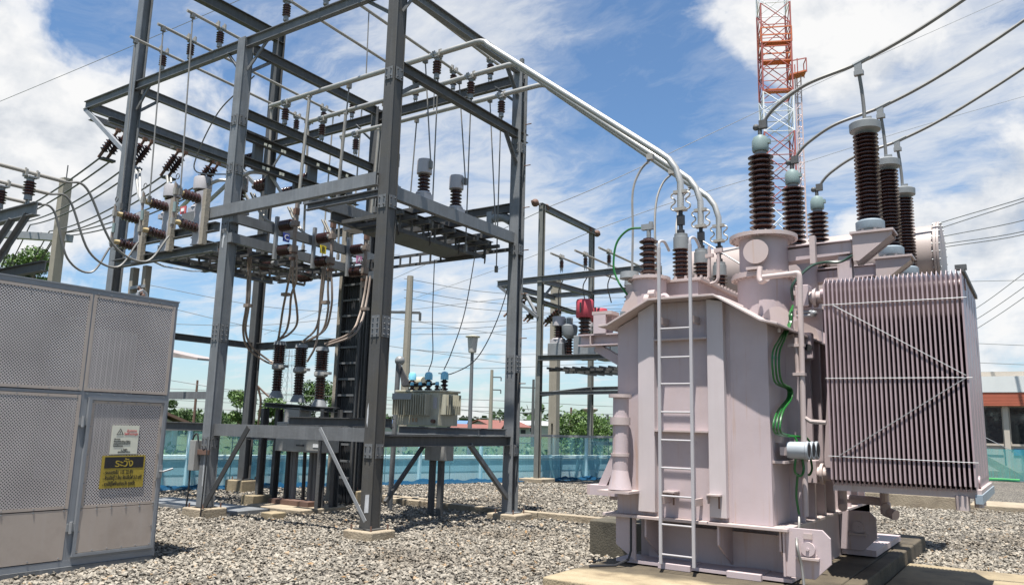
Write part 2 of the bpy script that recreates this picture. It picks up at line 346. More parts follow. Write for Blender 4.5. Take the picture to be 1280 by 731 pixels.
# plan of everything that keeps the loose stones away: x0 x1 y0 y1
KEEP = [(-4.12, -1.57, 6.72, 11.5), (-1.57, 4.5, 9.2, 11.42), (-12.9, -8.62, 1.2, 5.5), (-11.6, -6.2, 12.42, 12.62), (-12.55, -10.95, 9.7, 10.95)]
def hull(px, py):
    # inside of the yard's left edge
    return px > -20.3 + (py-1.2)*.3608 + .12
def scatter(name, n, rmin, rmax, amin, amax, smin, smax):
    r = np.sqrt(RNG.uniform(rmin*rmin, rmax*rmax, n)); a = RNG.uniform(amin, amax, n)     # a: angle from +Y towards +X
    x = r*np.sin(a); y = r*np.cos(a); ok = (x > -20.3+(y-1.2)*.3608+.12) & (y < 44)
    for x0, x1, y0, y1 in KEEP: ok &= ~((x > x0) & (x < x1) & (y > y0) & (y < y1))
    x, y = x[ok], y[ok]; z = RNG.uniform(-.012, .022, len(x))
    me = bpy.data.meshes.new(name); me.vertices.add(len(x)); me.vertices.foreach_set('co', np.stack([x, y, z], 1).ravel()); me.update()
    me.materials.append(STONE); o = bpy.data.objects.new(name, me); COL.objects.link(o); o['kind'] = 'stuff'
    ng = bpy.data.node_groups.new(name, 'GeometryNodeTree')
    ng.interface.new_socket('Geometry', in_out='INPUT', socket_type='NodeSocketGeometry'); ng.interface.new_socket('Geometry', in_out='OUTPUT', socket_type='NodeSocketGeometry')
    N = ng.nodes; L = ng.links
    gi = N.new('NodeGroupInput'); go = N.new('NodeGroupOutput'); jn = N.new('GeometryNodeJoinGeometry')
    for k in range(6):
        po = N.new('GeometryNodePoints'); po.inputs['Count'].default_value = 13
        rv = N.new('FunctionNodeRandomValue'); rv.data_type = 'FLOAT_VECTOR'
        rv.inputs[0].default_value = (-1, -.85, -.45); rv.inputs[1].default_value = (1, .85, .45); rv.inputs['Seed'].default_value = k*13+5
        L.new(rv.outputs[0], po.inputs['Position']); ch = N.new('GeometryNodeConvexHull'); L.new(po.outputs[0], ch.inputs[0])
        sm = N.new('GeometryNodeSetMaterial'); sm.inputs['Material'].default_value = STONE; L.new(ch.outputs[0], sm.inputs[0])
        gt = N.new('GeometryNodeGeometryToInstance'); L.new(sm.outputs[0], gt.inputs[0]); L.new(gt.outputs[0], jn.inputs[0])
    ip = N.new('GeometryNodeInstanceOnPoints'); ip.inputs['Pick Instance'].default_value = True
    L.new(gi.outputs[0], ip.inputs['Points']); L.new(jn.outputs[0], ip.inputs['Instance'])
    ri = N.new('FunctionNodeRandomValue'); ri.data_type = 'INT'; ri.inputs[4].default_value = 0; ri.inputs[5].default_value = 5; L.new(ri.outputs[2], ip.inputs['Instance Index'])
    rr = N.new('FunctionNodeRandomValue'); rr.data_type = 'FLOAT_VECTOR'; rr.inputs[0].default_value = (-.5, -.5, 0); rr.inputs[1].default_value = (.5, .5, 6.28); L.new(rr.outputs[0], ip.inputs['Rotation'])
    rs = N.new('FunctionNodeRandomValue'); rs.data_type = 'FLOAT'; rs.inputs[2].default_value = smin; rs.inputs[3].default_value = smax; L.new(rs.outputs[1], ip.inputs['Scale'])
    L.new(ip.outputs[0], go.inputs[0])
    md = o.modifiers.new('stones', 'NODES'); md.node_group = ng
    return o
scatter('gravel_stones', 80000, 5.5, 13, math.radians(-76), math.radians(4), .010, .036)
scatter('far_gravel_stones', 62000, 13, 24, math.radians(-66), math.radians(4), .017, .040)

lv = MB()
for i in range(150):
    r_ = math.sqrt(random.uniform(36, 196)); a_ = random.uniform(math.radians(-62), math.radians(3)); x_, y_ = r_*math.sin(a_), r_*math.cos(a_)
    if x_ < -20.3+(y_-1.2)*.3608+.3 or any(k[0] < x_ < k[1] and k[2] < y_ < k[3] for k in KEEP): continue
    P_ = Vector((x_, y_, .035+random.uniform(0, .015))); u_ = Vector((random.uniform(-1, 1), random.uniform(-1, 1), random.uniform(-.3, .3))).normalized()*random.uniform(.02, .05); v_ = Vector((-u_.y, u_.x, random.uniform(-.01, .01)))*.45
    lv.add([P_-u_, P_-v_, P_+u_, P_+v_+Vector((0, 0, .008))], [(0, 1, 2, 3)])
o = lv.build('dry_leaves', mat('dry_leaf', (.20, .115, .045), .8, 0, .3, 3), sharp=180); o['kind'] = 'stuff'

# ------------------------------------------------------------------ main steel gantry
XA, XB, XC, YF, YB = -15.5, -11.87, -8.06, 8.45, 12.0
gan = thing('steel_gantry', (XB, YF, 0), 'tall open gantry of dark grey galvanised posts and beams left of the pink transformer', 'gantry')
def post(x, y, h, w=.21, z0=.15, m=STEELL):
    b = MB(); b.box(x-w/2, x+w/2, y-w/2, y-w/2+.014, z0, h); b.box(x-w/2, x+w/2, y+w/2-.014, y+w/2, z0, h)
    b.box(x-w/2+.012, x+w/2-.012, y-w/2+.014, y+w/2-.014, z0, h-.004)
    b.box(x-w/2-.06, x+w/2+.06, y-w/2-.06, y+w/2+.06, z0-.02, z0)
    return b.build('post', m, gan, bev=.004)
def hpost(x, y, h, w=.21, z0=.28, m=STEELD):
    b = MB(); b.ibeam((x, y, z0), (x, y, h), w, w, .016, .014, up=(0, 1, 0)); b.box(x-w/2-.05, x+w/2+.05, y-w/2-.05, y+w/2+.05, z0-.02, z0)
    return b.build('post', m, gan)
def splice(p, x, y, z, w=.21):
    b = MB(); e = w/2+.008
    b.box(x-.08, x+.08, y-e, y-e+.008, z-.16, z+.16); b.box(x+e-.008, x+e, y-.08, y+.08, z-.16, z+.16)
    for i in (-1, 1):
        for k in range(4):
            zz = z-.12+k*.08
            b.cyl((x+i*.045, y-e-.004, zz), (x+i*.045, y-e-.026, zz), .013, seg=6); b.cyl((x+e+.004, y+i*.045, zz), (x+e+.026, y+i*.045, zz), .013, seg=6)
    b.build('splice_plate', STEEL, p)
def steps(p, x, y, z0, z1, n):
    b = MB()
    for k in range(n):
        z = z0+(z1-z0)*k/(n-1); b.cyl((x+.1, y+.06, z), (x+.24, y+.06, z), .010, seg=6)
    b.build('step_bolts', RUST, p)
P3 = post(XC, YF, 8.62, m=STEELP); P2 = post(XB, YF, 8.62); P1 = hpost(XA, YF, 12.2, m=STEELL)
P4 = hpost(XC, YB, 8.62, z0=.12, m=STEELL); P6 = hpost(XB, YB, 8.55); P5 = hpost(XA, YB, 11.4)
splice(P3, XC, YF, 3.02); splice(P2, XB, YF, 3.1); splice(P4, XC, YB, 2.75)
steps(P4, XC, YB, 2.4, 7.4, 7)
def beam(p0, p1, d=.2, w=.11, kind='i', m=STEEL, side=1, tag_=None):
    b = MB()
    if kind == 'i': b.ibeam(p0, p1, d, w)
    elif kind == 'c': b.chan(p0, p1, d, w, side)
    elif kind == 'b': b.bar(p0, p1, w, d)
    else: b.angle(p0, p1, d, side=side)
    return b.build('beam', m, gan)
def knee(p0, p1, m=STEEL, a=.06): return MB().angle(p0, p1, a).build('brace', m, gan)
T1 = 8.52
# front row
beam((-17.5, YF-.02, T1), (-6.9, YF-.02, T1), .19, .1, m=STEEL)
beam((-13.1, YF-.17, 5.28), (XC-.1, YF-.17, 5.28), .2, .1, 'c', STEELL, 1)
beam((XB+.1, YF-.02, 1.44), (XC-.1, YF-.02, 1.44), .2, .1, 'c', STEEL, 1)
beam((-13.5, YF+.02, 1.48), (XB-.1, YF+.02, 1.48), .14, .1, 'i', STEELD)
beam((-15.4, YF-.02, 2.02), (XB-.1, YF-.02, 2.02), .13, .07, 'c', STEEL, 1)
# back row
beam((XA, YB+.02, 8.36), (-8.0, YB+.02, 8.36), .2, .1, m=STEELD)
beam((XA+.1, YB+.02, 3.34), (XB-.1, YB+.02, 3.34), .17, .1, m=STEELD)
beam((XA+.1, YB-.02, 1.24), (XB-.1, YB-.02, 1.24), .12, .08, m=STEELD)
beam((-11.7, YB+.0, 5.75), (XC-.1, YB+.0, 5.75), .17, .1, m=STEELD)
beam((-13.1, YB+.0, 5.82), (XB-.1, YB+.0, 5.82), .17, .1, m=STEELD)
# left and middle side frames
beam((XA, YF+.1, T1-.03), (XA, YB-.1, 8.42), .17, .1, m=STEEL)
beam((-17.42, YF+.05, T1), (-17.42, YB+.4, 8.46), .2, .1, m=STEEL)
beam((XA, YF+.1, 11.25), (XA, YB+.1, 11.25), .28, .16, m=STEELD)
beam((XA, YF-.6, 3.36), (XA, YB-.1, 3.36), .14, .1, m=STEELD)
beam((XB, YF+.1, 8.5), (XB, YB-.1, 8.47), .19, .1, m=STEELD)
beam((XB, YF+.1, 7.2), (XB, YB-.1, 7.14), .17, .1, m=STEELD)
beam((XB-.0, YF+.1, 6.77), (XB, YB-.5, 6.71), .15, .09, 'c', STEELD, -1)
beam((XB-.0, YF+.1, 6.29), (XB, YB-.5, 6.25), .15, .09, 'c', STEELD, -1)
# right side frame
beam((XC, YF+.1, T1), (XC, YB-.1, T1), .17, .12, m=STEEL)
beam((XC, YF+.1, 7.18), (XC, YB+.25, 7.18), .17, .11, m=STEELD)
beam((XC+.02, YF+.1, 5.12), (XC+.02, YB-.1, 5.12), .2, .1, 'c', STEELL, 1)
beam((XC, YF+.1, 1.36), (XC, YB-.1, 1.36), .17, .11, m=STEELD)
beam((-9.4, YF+1.2, 1.36), (-9.4, YB+.4, 1.36), .15, .1, m=STEELD)
beam((-9.75, 10.85, 1.515), (-7.95, 10.85, 1.515), .12, .1, m=STEEL); beam((-9.75, 11.65, 1.515), (-7.95, 11.65, 1.515), .12, .1, m=STEEL)
beam((-11.4, 9.72, 1.62), (-8.9, 9.72, 1.62), .15, .1, m=STEELD)
# double channel for the strain strings, platform frames and their posts
beam((-17.25, YF-.0, 8.22), (-17.25, YB+.4, 8.16), .13, .09, 'c', STEEL, 1); beam((-16.98, YF+.25, 8.18), (-16.98, YB+.4, 8.12), .13, .09, 'c', STEEL, -1)
for y in (9.4, 10.4, 11.4): beam((-17.2, y, 8.1), (-17.02, y, 8.1), .06, .06, 'b', STEEL)
E1 = ((-11.71, YF-.1, 5.15), (-11.71, YB, 5.1)); E2 = ((-11.71, YF-.1, 4.78), (-11.71, YB, 4.73))
beam(*E1, .17, .1, 'b', STEELL); beam(*E2, .17, .1, 'b', STEELL)
beam((-10.6, 9.05, 5.52), (-10.6, 11.6, 5.52), .2, .16, 'b', STEEL); beam((-10.6, 9.1, 5.35), (-8.6, 9.1, 5.35), .12, .08, 'c', STEEL, -1)
for yy in (9.36, 10.28, 11.2): beam((-11.6, yy-.1, 4.55), (-11.6, yy-.1, 5.36), .06, .06, 'b', GALV)
beam((-15.3, 8.33, 5.0), (XB-.12, 8.33, 5.0), .16, .1, 'c', STEEL, -1); beam((-15.3, 8.33, 4.62), (XB-.12, 8.33, 4.62), .16, .1, 'c', STEEL, -1)
beam((-15.3, 9.35, 5.02), (XB-.12, 9.35, 5.02), .16, .1, 'i', STEEL); beam((-15.3, 10.3, 4.9), (XB-.12, 10.3, 4.9), .16, .1, 'i', STEELD)
for x in (-14.9, -13.9, -12.9): beam((x, 8.4, 4.86), (x, YB-.1, 4.86), .14, .1, 'i', STEELD)
beam((-8.5, YF+.3, 4.98), (-8.5, YB-.2, 4.98), .17, .1, 'i', STEELD); beam((-9.5, YF+.2, 4.95), (-9.5, YB-.2, 4.95), .17, .1, 'i', STEELD)

for y in (9.45, 10.45, 11.4): beam((-9.5, y, 5.1), (XC-.06, y, 5.1), .1, .08, 'c', STEELD, 1)
# diagonals
MB().bar((-10.6, 8.22, 1.5), (-11.56, 8.22, .2), .02, .09).build('brace', BLACKSTEEL, gan)
MB().bar((-9.0, 8.26, 1.52), (-7.97, 8.26, .26), .012, .055).build('brace', GALV, gan)
MB().bar((XC, 10.75, 1.3), (XC, 11.92, .36), .07, .07).build('brace', STEEL, gan)
MB().bar((-9.4, 10.2, .3), (-9.4, 11.2, 1.3), .06, .06).build('brace', STEELD, gan)
knee((XC, 8.55, 6.7), (XC, 9.1, 7.12)); knee((XC, 12.0-.1, 6.55), (XC, 11.5, 7.1)); knee((XC+.1, 8.46, 8.05), (XC+.6, 8.46, 8.46)); knee((XC-.1, 8.46, 8.05), (XC-.7, 8.46, 8.46))
knee((XC, YB-.1, 7.9), (XC, YB-.55, 8.45)); knee((XC-.1, YB, 7.9), (XC-.6, YB, 8.3)); knee((XB+.1, YF, 8.0), (XB+.62, YF, 8.45)); knee((XB, YF+.1, 8.0), (XB, YF+.6, 8.42)); knee((XB-.1, YF, 8.0), (XB-.5, YF, 8.45))
knee((XB-.1, YB, 7.8), (XB-.65, YB, 8.28)); knee((XA+.1, YF, 8.0), (XA+.5, YF, 8.45)); knee((XA, YF+.1, 8.0), (XA, YF+.55, 8.42)); knee((XA+.1, YB, 7.75), (XA+.6, YB, 8.28))
MB().chan((-17.48, YF-.05, 8.44), (XA-.1, YF-.05, 7.08), .09, .05, 1).build('brace', GALV, gan)
MB().chan((-17.42, YB+.3, 8.4), (XA-.1, YB, 7.1), .09, .05, 1).build('brace', STEEL, gan)
# cleats with bolts where beams meet the posts, bits of old white paint
def cleat(p, x, y, z):
    c = MB().box(x-.075, x+.075, y-.119, y-.105, z-.1, z+.1).build('cleat', STEEL, p); d_ = MB().box(x+.105, x+.119, y-.075, y+.075, z-.1, z+.1).build('cleat', STEEL, p)
    b = MB()
    for i in (-1, 1):
        for k in (-1, 1): b.cyl((x+i*.045, y-.118, z+k*.06), (x+i*.045, y-.138, z+k*.06), .012, seg=6).cyl((x+.118, y+i*.045, z+k*.06), (x+.138, y+i*.045, z+k*.06), .012, seg=6)
    b.build('bolts', STEELD, p)
for p, x, y, z in ((P3, XC, YF, 6.98), (P3, XC, YF, 4.92), (P3, XC, YF, 1.22), (P2, XB, YF, 1.22), (P2, XB, YF, 4.98), (P2, XB, YF, 7.0), (P2, XB, YF, 6.08), (P4, XC, YB, 4.9), (P4, XC, YB, 6.9), (P4, XC, YB, 1.2)): cleat(p, x, y, z)
PMARK = mat('old_white_paint', (.42, .43, .44), .8, 0, .2, 14)
def mark(p, x, y, pts, face):
    q = [Vector((x+u, y-.1085, z)) if face == 'y' else Vector((x+.1085, y+u, z)) for u, z in pts]
    MB().prism(q, (0, .003, 0) if face == 'y' else (-.003, 0, 0)).build('paint_mark', PMARK, p)
mark(P2, XB, YF, [(-.03, 4.62), (.0, 4.6), (.012, 4.78), (.05, 4.8), (.06, 4.99), (-.05, 5.02), (-.04, 4.9), (-.02, 4.85)], 'y'); mark(P3, XC, YF, [(-.02, .36), (.06, .37), (.06, .62), (-.01, .61)], 'y')
mark(P3, XC, YF, [(-.07, 1.62), (-.05, 1.55), (-.04, 1.75), (-.05, 1.9), (-.07, 1.8)], 'y'); mark(P2, XB, YF, [(.02, .5), (.035, .5), (.03, .95), (.05, 1.3), (.03, 1.32), (.012, .9)], 'y')

for k in range(10): MB().box(-9.45, XC-.06, 8.85+k*.33, 8.91+k*.33, 4.86, 4.92).build('deck_slat', STEELD, gan)
for k in range(7): MB().box(-14.1, -11.8, 8.75+k*.44, 8.81+k*.44, 4.66, 4.71).build('deck_slat', STEELD, gan)
MB().bar((-12.5, YF+.1, 4.62), (-12.5, YB-.5, 4.62), .06, .06).build('beam', STEELD, gan)
ab = MB()
for (x, y, h) in ((XC, YF, .13), (XC, YB, .1), (XB, YF, .15), (XA, YB, .26), (XB, YB, .26)):
    for i in (-1, 1):
        for k in (-1, 1): ab.cyl((x+i*.19, y+k*.17, h-.01), (x+i*.19, y+k*.17, h+.07), .014, seg=6)
ab = ab.build('anchor_bolts', RUST, gan); ab['kind'] = 'stuff'
# concrete footings
def footing(x, y, w, d, h, label, m=CONC):
    o = MB().box(x-w/2, x+w/2, y-d/2, y+d/2, -.2, h).build('concrete_footing', m, bev=.025)
    return tag(o, label, 'footing', 'concrete footings of the gantry posts')
footing(XC, YF, .55, .5, .13, 'pale concrete footing under the nearest gantry post')
footing(XC, YB, .62, .55, .1, 'flat pale concrete footing under the right rear gantry post')
footing(XB, YF, .52, .52, .15, 'pale concrete footing under the front middle gantry post beside the perforated cabinet')
footing(XA, YB, .62, .55, .26, 'thick brown concrete footing under the left rear gantry post by the blue net', CONCD)
footing(XB, YB, .6, .55, .26, 'brown concrete footing under the rear middle gantry post', CONCD)
footing(XA, YF, .6, .55, .26, 'concrete footing hidden behind the perforated cabinet', CONCD)
b = MB().box(-11.05, -10.75, 8.95, 9.25, -.1, .1); tag(b.build('concrete_block', CONCD, bev=.02), 'small dark concrete block just behind the front middle footing', 'block')

# kerbs, slabs and the transformer's plinth
b = MB().box(-11.6, -9.3, 12.42, 12.6, -.1, .11).box(-9.28, -7.75, 12.42, 12.6, -.1, .105).box(-7.73, -6.2, 12.42, 12.6, -.1, .11)
o = b.build('concrete_kerb', CONC, bev=.015); o['kind'] = 'structure'
b = MB().box(-12.0, -10.6, 12.9, 13.1, -.1, .1); o = b.build('concrete_kerb', CONC, bev=.015); o['kind'] = 'structure'
o = MB().box(-1.56, 4.5, 9.2, 11.42, -.1, .045).build('concrete_slab', CONCD, bev=.02); o['kind'] = 'structure'
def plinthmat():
    m = bpy.data.materials.new('plinth_shade_and_stains'); m.use_nodes = True; t = m.node_tree; t.nodes.clear(); n = NT(t)
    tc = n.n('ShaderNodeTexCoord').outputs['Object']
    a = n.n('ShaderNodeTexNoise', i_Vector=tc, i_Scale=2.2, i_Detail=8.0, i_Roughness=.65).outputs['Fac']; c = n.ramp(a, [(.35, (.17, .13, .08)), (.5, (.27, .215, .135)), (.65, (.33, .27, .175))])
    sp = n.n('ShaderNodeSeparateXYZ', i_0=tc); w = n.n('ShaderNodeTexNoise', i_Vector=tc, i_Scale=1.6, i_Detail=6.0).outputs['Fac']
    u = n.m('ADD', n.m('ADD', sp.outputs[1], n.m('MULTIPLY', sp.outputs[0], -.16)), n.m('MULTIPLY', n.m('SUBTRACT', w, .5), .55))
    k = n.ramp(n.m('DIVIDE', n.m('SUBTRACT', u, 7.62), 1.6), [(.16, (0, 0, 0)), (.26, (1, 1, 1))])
    c = n.mix(n.m('MULTIPLY', k, .88), c, n.ramp(a, [(.3, (.02, .016, .011)), (.75, (.075, .058, .036))]))  # jagged dark area: transformer's shade and stains, both painted into the concrete colour
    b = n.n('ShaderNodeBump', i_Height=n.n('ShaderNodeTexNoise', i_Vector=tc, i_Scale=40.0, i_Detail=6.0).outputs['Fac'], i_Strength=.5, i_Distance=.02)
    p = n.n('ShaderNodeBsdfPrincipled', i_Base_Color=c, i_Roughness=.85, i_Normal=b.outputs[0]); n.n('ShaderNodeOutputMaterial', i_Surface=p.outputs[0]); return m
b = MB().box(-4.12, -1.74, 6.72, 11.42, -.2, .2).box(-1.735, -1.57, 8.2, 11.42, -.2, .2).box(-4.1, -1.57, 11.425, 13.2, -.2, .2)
tag(b.build('transformer_plinth', plinthmat(), bev=.02), 'low concrete plinth with painted dark shade and stains, carrying the pink transformer', 'plinth')
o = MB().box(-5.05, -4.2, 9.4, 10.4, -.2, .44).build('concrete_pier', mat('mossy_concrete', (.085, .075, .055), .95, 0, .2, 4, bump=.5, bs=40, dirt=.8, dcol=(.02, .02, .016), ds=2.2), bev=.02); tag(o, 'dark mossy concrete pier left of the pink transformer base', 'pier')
o = MB().box(-12.5, -11.0, 9.75, 10.9, -.1, .07).build('breaker_slab', CONC, bev=.02); o['kind'] = 'structure'
for x0, x1, y0, y1, h, l in ((-3.9, -1.72, 20.9, 23, .3, 'low concrete pad with a pale edge beyond the radiator bank'), (-1.6, 3.5, 21.6, 23.2, .12, 'flat concrete pad on the gravel at the right edge')):
    tag(MB().box(x0, x1, y0, y1, -.1, h).build('concrete_pad', CONC, bev=.03), l, 'pad')
b = MB().box(-3.9, -2.0, 21.6, 23.0, .3, .95); tag(b.build('low_cabinet', DARK, bev=.03), 'dark low cabinet on the concrete pad beyond the radiators', 'cabinet')
# grey metal channel cover on the ground behind the cabinet
o = MB().box(-14.6, -11.6, 8.75, 9.6, -.1, .07).build('trench_cover', STEELL, bev=.01); tag(o, 'flat grey metal trench cover beside the cabinet foot', 'cover')

# ------------------------------------------------------------------ post insulators and busbars
def make_post_insulator(label):
    t = thing('post_insulator', (0, 0, 0), label, 'insulator', 'brown post insulators carrying the busbars')
    b = MB().cyl((-.03, 0, 0), (-.03, 0, .1), .012, seg=6).cyl((.03, 0, 0), (.03, 0, .1), .012, seg=6).cyl((0, 0, .07), (0, 0, .15), .05, .045, 12); b.build('base', CAPB, t)
    MB().insul((0, 0, .15), (0, 0, .38), .05, .075, 5, 14).build('shed_stack', PORCR, t)
    b = MB().cyl((0, 0, .38), (0, 0, .43), .045, seg=12).box(-.07, .07, -.05, .05, .43, .455); b.build('cap', CAPB, t)
    b = MB()
    for s in (-1, 1): b.box(-.05, .05, s*.07-.014, s*.07+.014, .45, .56).cyl((0, s*.07, .56), (0, s*.07, .59), .012, seg=6)
    b.build('clamp', ALUD, t)
    return t
PI0 = [None]
def pins(x, y, z, label, rz=0):
    if PI0[0] is None: PI0[0] = make_post_insulator(label); o = PI0[0]
    else: o = dup(PI0[0], None, label)
    o.location = (x, y, z); o.rotation_euler = (0, 0, rz); return o
XP = (-14.6, -13.65, -12.7); XQ = (-10.78, -9.75, -8.8); YP = (9.47, 10.42, 11.38)
n3 = ('first', 'second', 'third')
for k, x in enumerate(XP):
    pins(x, YF, 8.615, n3[k]+' post insulator from left on the top front beam, left of the middle post')
for k, x in enumerate(XQ):
    pins(x, YF, 8.615, ('brown post insulator on the top front beam just right of the middle post', 'brown post insulator on the top front beam at the upper picture edge', 'brown post insulator on the top front beam beside the nearest post')[k])
for k, x in enumerate(XQ): pins(x, YB, 8.46, n3[k]+' post insulator from left on the top rear beam, right half')
for k, x in enumerate(XP): pins(x, YB, 8.46, n3[k]+' post insulator from left on the top rear beam, left half')
for k, y in enumerate(YP): pins(XC, y, 7.27, n3[k]+' post insulator from the nearest post along the dark side beam under the busbars', math.pi/2)
for k, y in enumerate(YP): pins(XB, y, 7.24, n3[k]+' brown post insulator counted from the front on the middle side beam', math.pi/2)
for k, x in enumerate(XP):
    o = MB().tube([(x, 7.72, 9.1), (x, 12.5, 8.94)], .03, 10).build('busbar_tube', ALUD); tag(o, n3[k]+' from left of the three thin tubes over the left bay', 'busbar', 'aluminium busbar tubes')
for k, x in enumerate(XQ):
    o = MB().tube([(x, 7.9, 9.13), (x, 12.45, 8.94)], .03, 10).build('busbar_tube', ALUD); tag(o, n3[k]+' from left of the three thin tubes crossing the top of the right bay', 'busbar', 'aluminium busbar tubes')
# X tubes with the long slope down to the transformer
LVX = (-3.77, -3.85, -3.92)
for k, y in enumerate(YP):
    xb = -7.1; X1 = LVX[k]
    pts = [(-12.35, y, 7.78), (xb-.15, y, 7.78)]
    pts += [(xb-.15+.28*math.sin(a), y, 7.78-.14*(1-math.cos(a*1.2))) for a in (.35, .7)]
    s0 = Vector((xb+.1, y, 7.66)); s1 = Vector((X1-.3, y, 5.32))
    pts += [s0.lerp(s1, i/24) for i in range(25)]+[(X1-.16, y, 5.2), (X1-.06, y, 5.05), (X1, y, 4.85), (X1, y, 4.5)]
    o = MB().tube(pts[:0]+[(-12.35+i*.5, y, 7.78) for i in range(10)]+pts[1:], .045, 12).build('busbar_pipe', ALU)
    tag(o, n3[k]+' nearest of the three long silver pipes sloping from the gantry down to the transformer', 'busbar', 'long silver busbar pipes')
    t = thing('expansion_joint', (X1, y, 4.15), 'wavy expansion joint at the foot of the '+('nearest', 'middle', 'farthest')[k]+' silver pipe above its brown bushing', 'connector', 'expansion joints')
    MB().box(X1-.075, X1+.075, y-.05, y+.05, 4.46, 4.5).build('clamp', ALUD, t); MB().box(X1-.09, X1+.09, y-.035, y+.035, 4.70, 4.74).build('clamp', ALUD, t)
    for s_ in (-1, 1): MB().tube(spline([(X1+s_*.05, y, 4.72), (X1+s_*.12, y, 4.70), (X1+s_*.125, y, 4.66), (X1+s_*.08, y, 4.62), (X1+s_*.08, y, 4.58), (X1+s_*.13, y, 4.54), (X1+s_*.12, y, 4.49), (X1+s_*.05, y, 4.47)], 5), .011, 6).build('wavy_strap', ALUD, t)
    MB().cyl((X1, y, 4.12), (X1, y, 4.46), .028, seg=10).cyl((X1, y, 4.15), (X1, y, 4.2), .05, seg=10).box(X1-.045, X1+.045, y-.03, y+.03, 4.27, 4.4).build('stub', BLACK, t)
# droppers from the tubes
def rod(p0, p1, r, m, label, lug=True, bow=0):
    a = Vector(p0); c = Vector(p1); mid = a.lerp(c, .5)+Vector((bow, 0, 0))
    b = MB().tube(spline([a, mid, c], 6) if bow else [a, c], r, 7)
    if lug: b.cbox((a.x, a.y, a.z+.02), .07, .07, .1).cbox((c.x, c.y, c.z), .05, .05, .12)
    return tag(b.build('dropper_rod', m), label, 'conductor', 'vertical dropper conductors')
for k, x in enumerate(XP):
    rod((x, 7.84, 9.03), (x+.33, 7.74, 5.55), .014, CABLE, n3[k]+' from left of the three slim droppers hanging from the left tube ends')
    rod((x, 12.3, 8.9), (x, 12.25, 5.2), .018, ALUD, n3[k]+' from left of the droppers at the far ends of the left bay tubes')
for k, y in enumerate(YP):
    rod((-11.2, y, 7.74), (-11.32, y, 5.3), .032, ALUD, n3[k]+' nearest of the thick tan droppers in the middle bay')
    rod((-12.3, y, 7.74), (-12.3, y+.1, 5.1), .025, ALUD, n3[k]+' nearest of the droppers behind the middle side beam')
    rod((XC-.3, y+.04, 7.74), (XC-.09, y+.06, (5.86, 5.84, 5.2)[k]), .012, CABLE, n3[k]+' nearest of the thin droppers above the grey current transformers')
    rod((XC-.22, y+.3, 7.74), (XC-.22, y+.3, 4.9-.2*k), .012, CABLE, n3[k]+' nearest of the long thin droppers in the right bay')
for k, y in enumerate(YP):
    rod((-10.25, y+.1, 7.74), (-10.3, y+.05, 5.62), .014, CABLE, n3[k]+' nearest of the slim rods dropping to the box beam in the middle bay')
    rod((-9.75, y, 9.05), (-9.72, y, 7.78), .011, CABLE, n3[k]+' nearest of the short thin wires between upper and lower busbars', lug=False)
rod((-8.3, 12.4, 8.93), (-8.35, 12.3, 5.8), .014, CABLE, 'slim dropper beside the right rear post')
wire('curved_jumper', spline([ay(318, 95, 8.75), ay(298, 114, 8.75), ay(272, 142, 8.75), ay(248, 190, 8.78), ay(246, 215, 8.9), (-12.75, 9.02, 6.3)], 8), .014, CABLE, 'thin curved jumper wire left of the front middle post', 'cable')

# ------------------------------------------------------------------ current transformers
def make_ct(label, h=.52, r=.125):
    t = thing('current_transformer', (0, 0, 0), label, 'transformer', 'grey headed current transformers')
    b = MB().cbox((0, 0, .05), .34, .34, .1).cyl((0, 0, .1), (0, 0, .14), .19, .17, 16); b.build('base', WHITEP, t, bev=.006)
    MB().insul((0, 0, .14), (0, 0, .14+h*.62), r*.72, r*1.18, 5, 16).build('insulator', PORC, t)
    z = .14+h*.62; hd = MB().lathe((0, 0, z), (0, 0, 1), [(r*.8, 0), (r*1.42, .015), (r*1.42, .245), (r*1.34, .268), (.02, .278)], 18).build('head', WHITEP, t)
    MB().box(-r*1.44, -r*1.2, -.03, .03, z+.12, z+.24).build('terminal_slot', DARK, hd)
    MB().box(r*1.3, r*1.75, -.03, .03, z+.12, z+.17).cyl((r*1.7, 0, z+.08), (r*1.7, 0, z+.22), .02, seg=8).build('terminal', CAPB, hd)
    return t
c0 = make_ct('grey headed current transformer near the left gantry post, first of the left row'); c0.location = (-14.62, 8.98, 5.62)
CTS = [c0]
for k, (x, y, z, l) in enumerate(((-13.6, 8.98, 5.62, 'grey headed current transformer just left of the front middle post'), (-12.62, 9.1, 5.5, 'grey headed current transformer half hidden behind the front middle post'))):
    o = dup(c0, (x, y, z), l); CTS.append(o)
for k, (x, y, z, l) in enumerate(((-8.3, 9.55, 5.28, 'grey headed current transformer right of the nearest post, left of the pair'), (-8.3, 10.42, 5.25, 'grey headed current transformer right of the nearest post, right of the pair'), (-9.2, 9.72, 5.62, 'grey headed current transformer peeping out left of the nearest post'))):
    o = dup(c0, (x, y, z), l); o.scale = (.72, .72, .95); CTS.append(o)

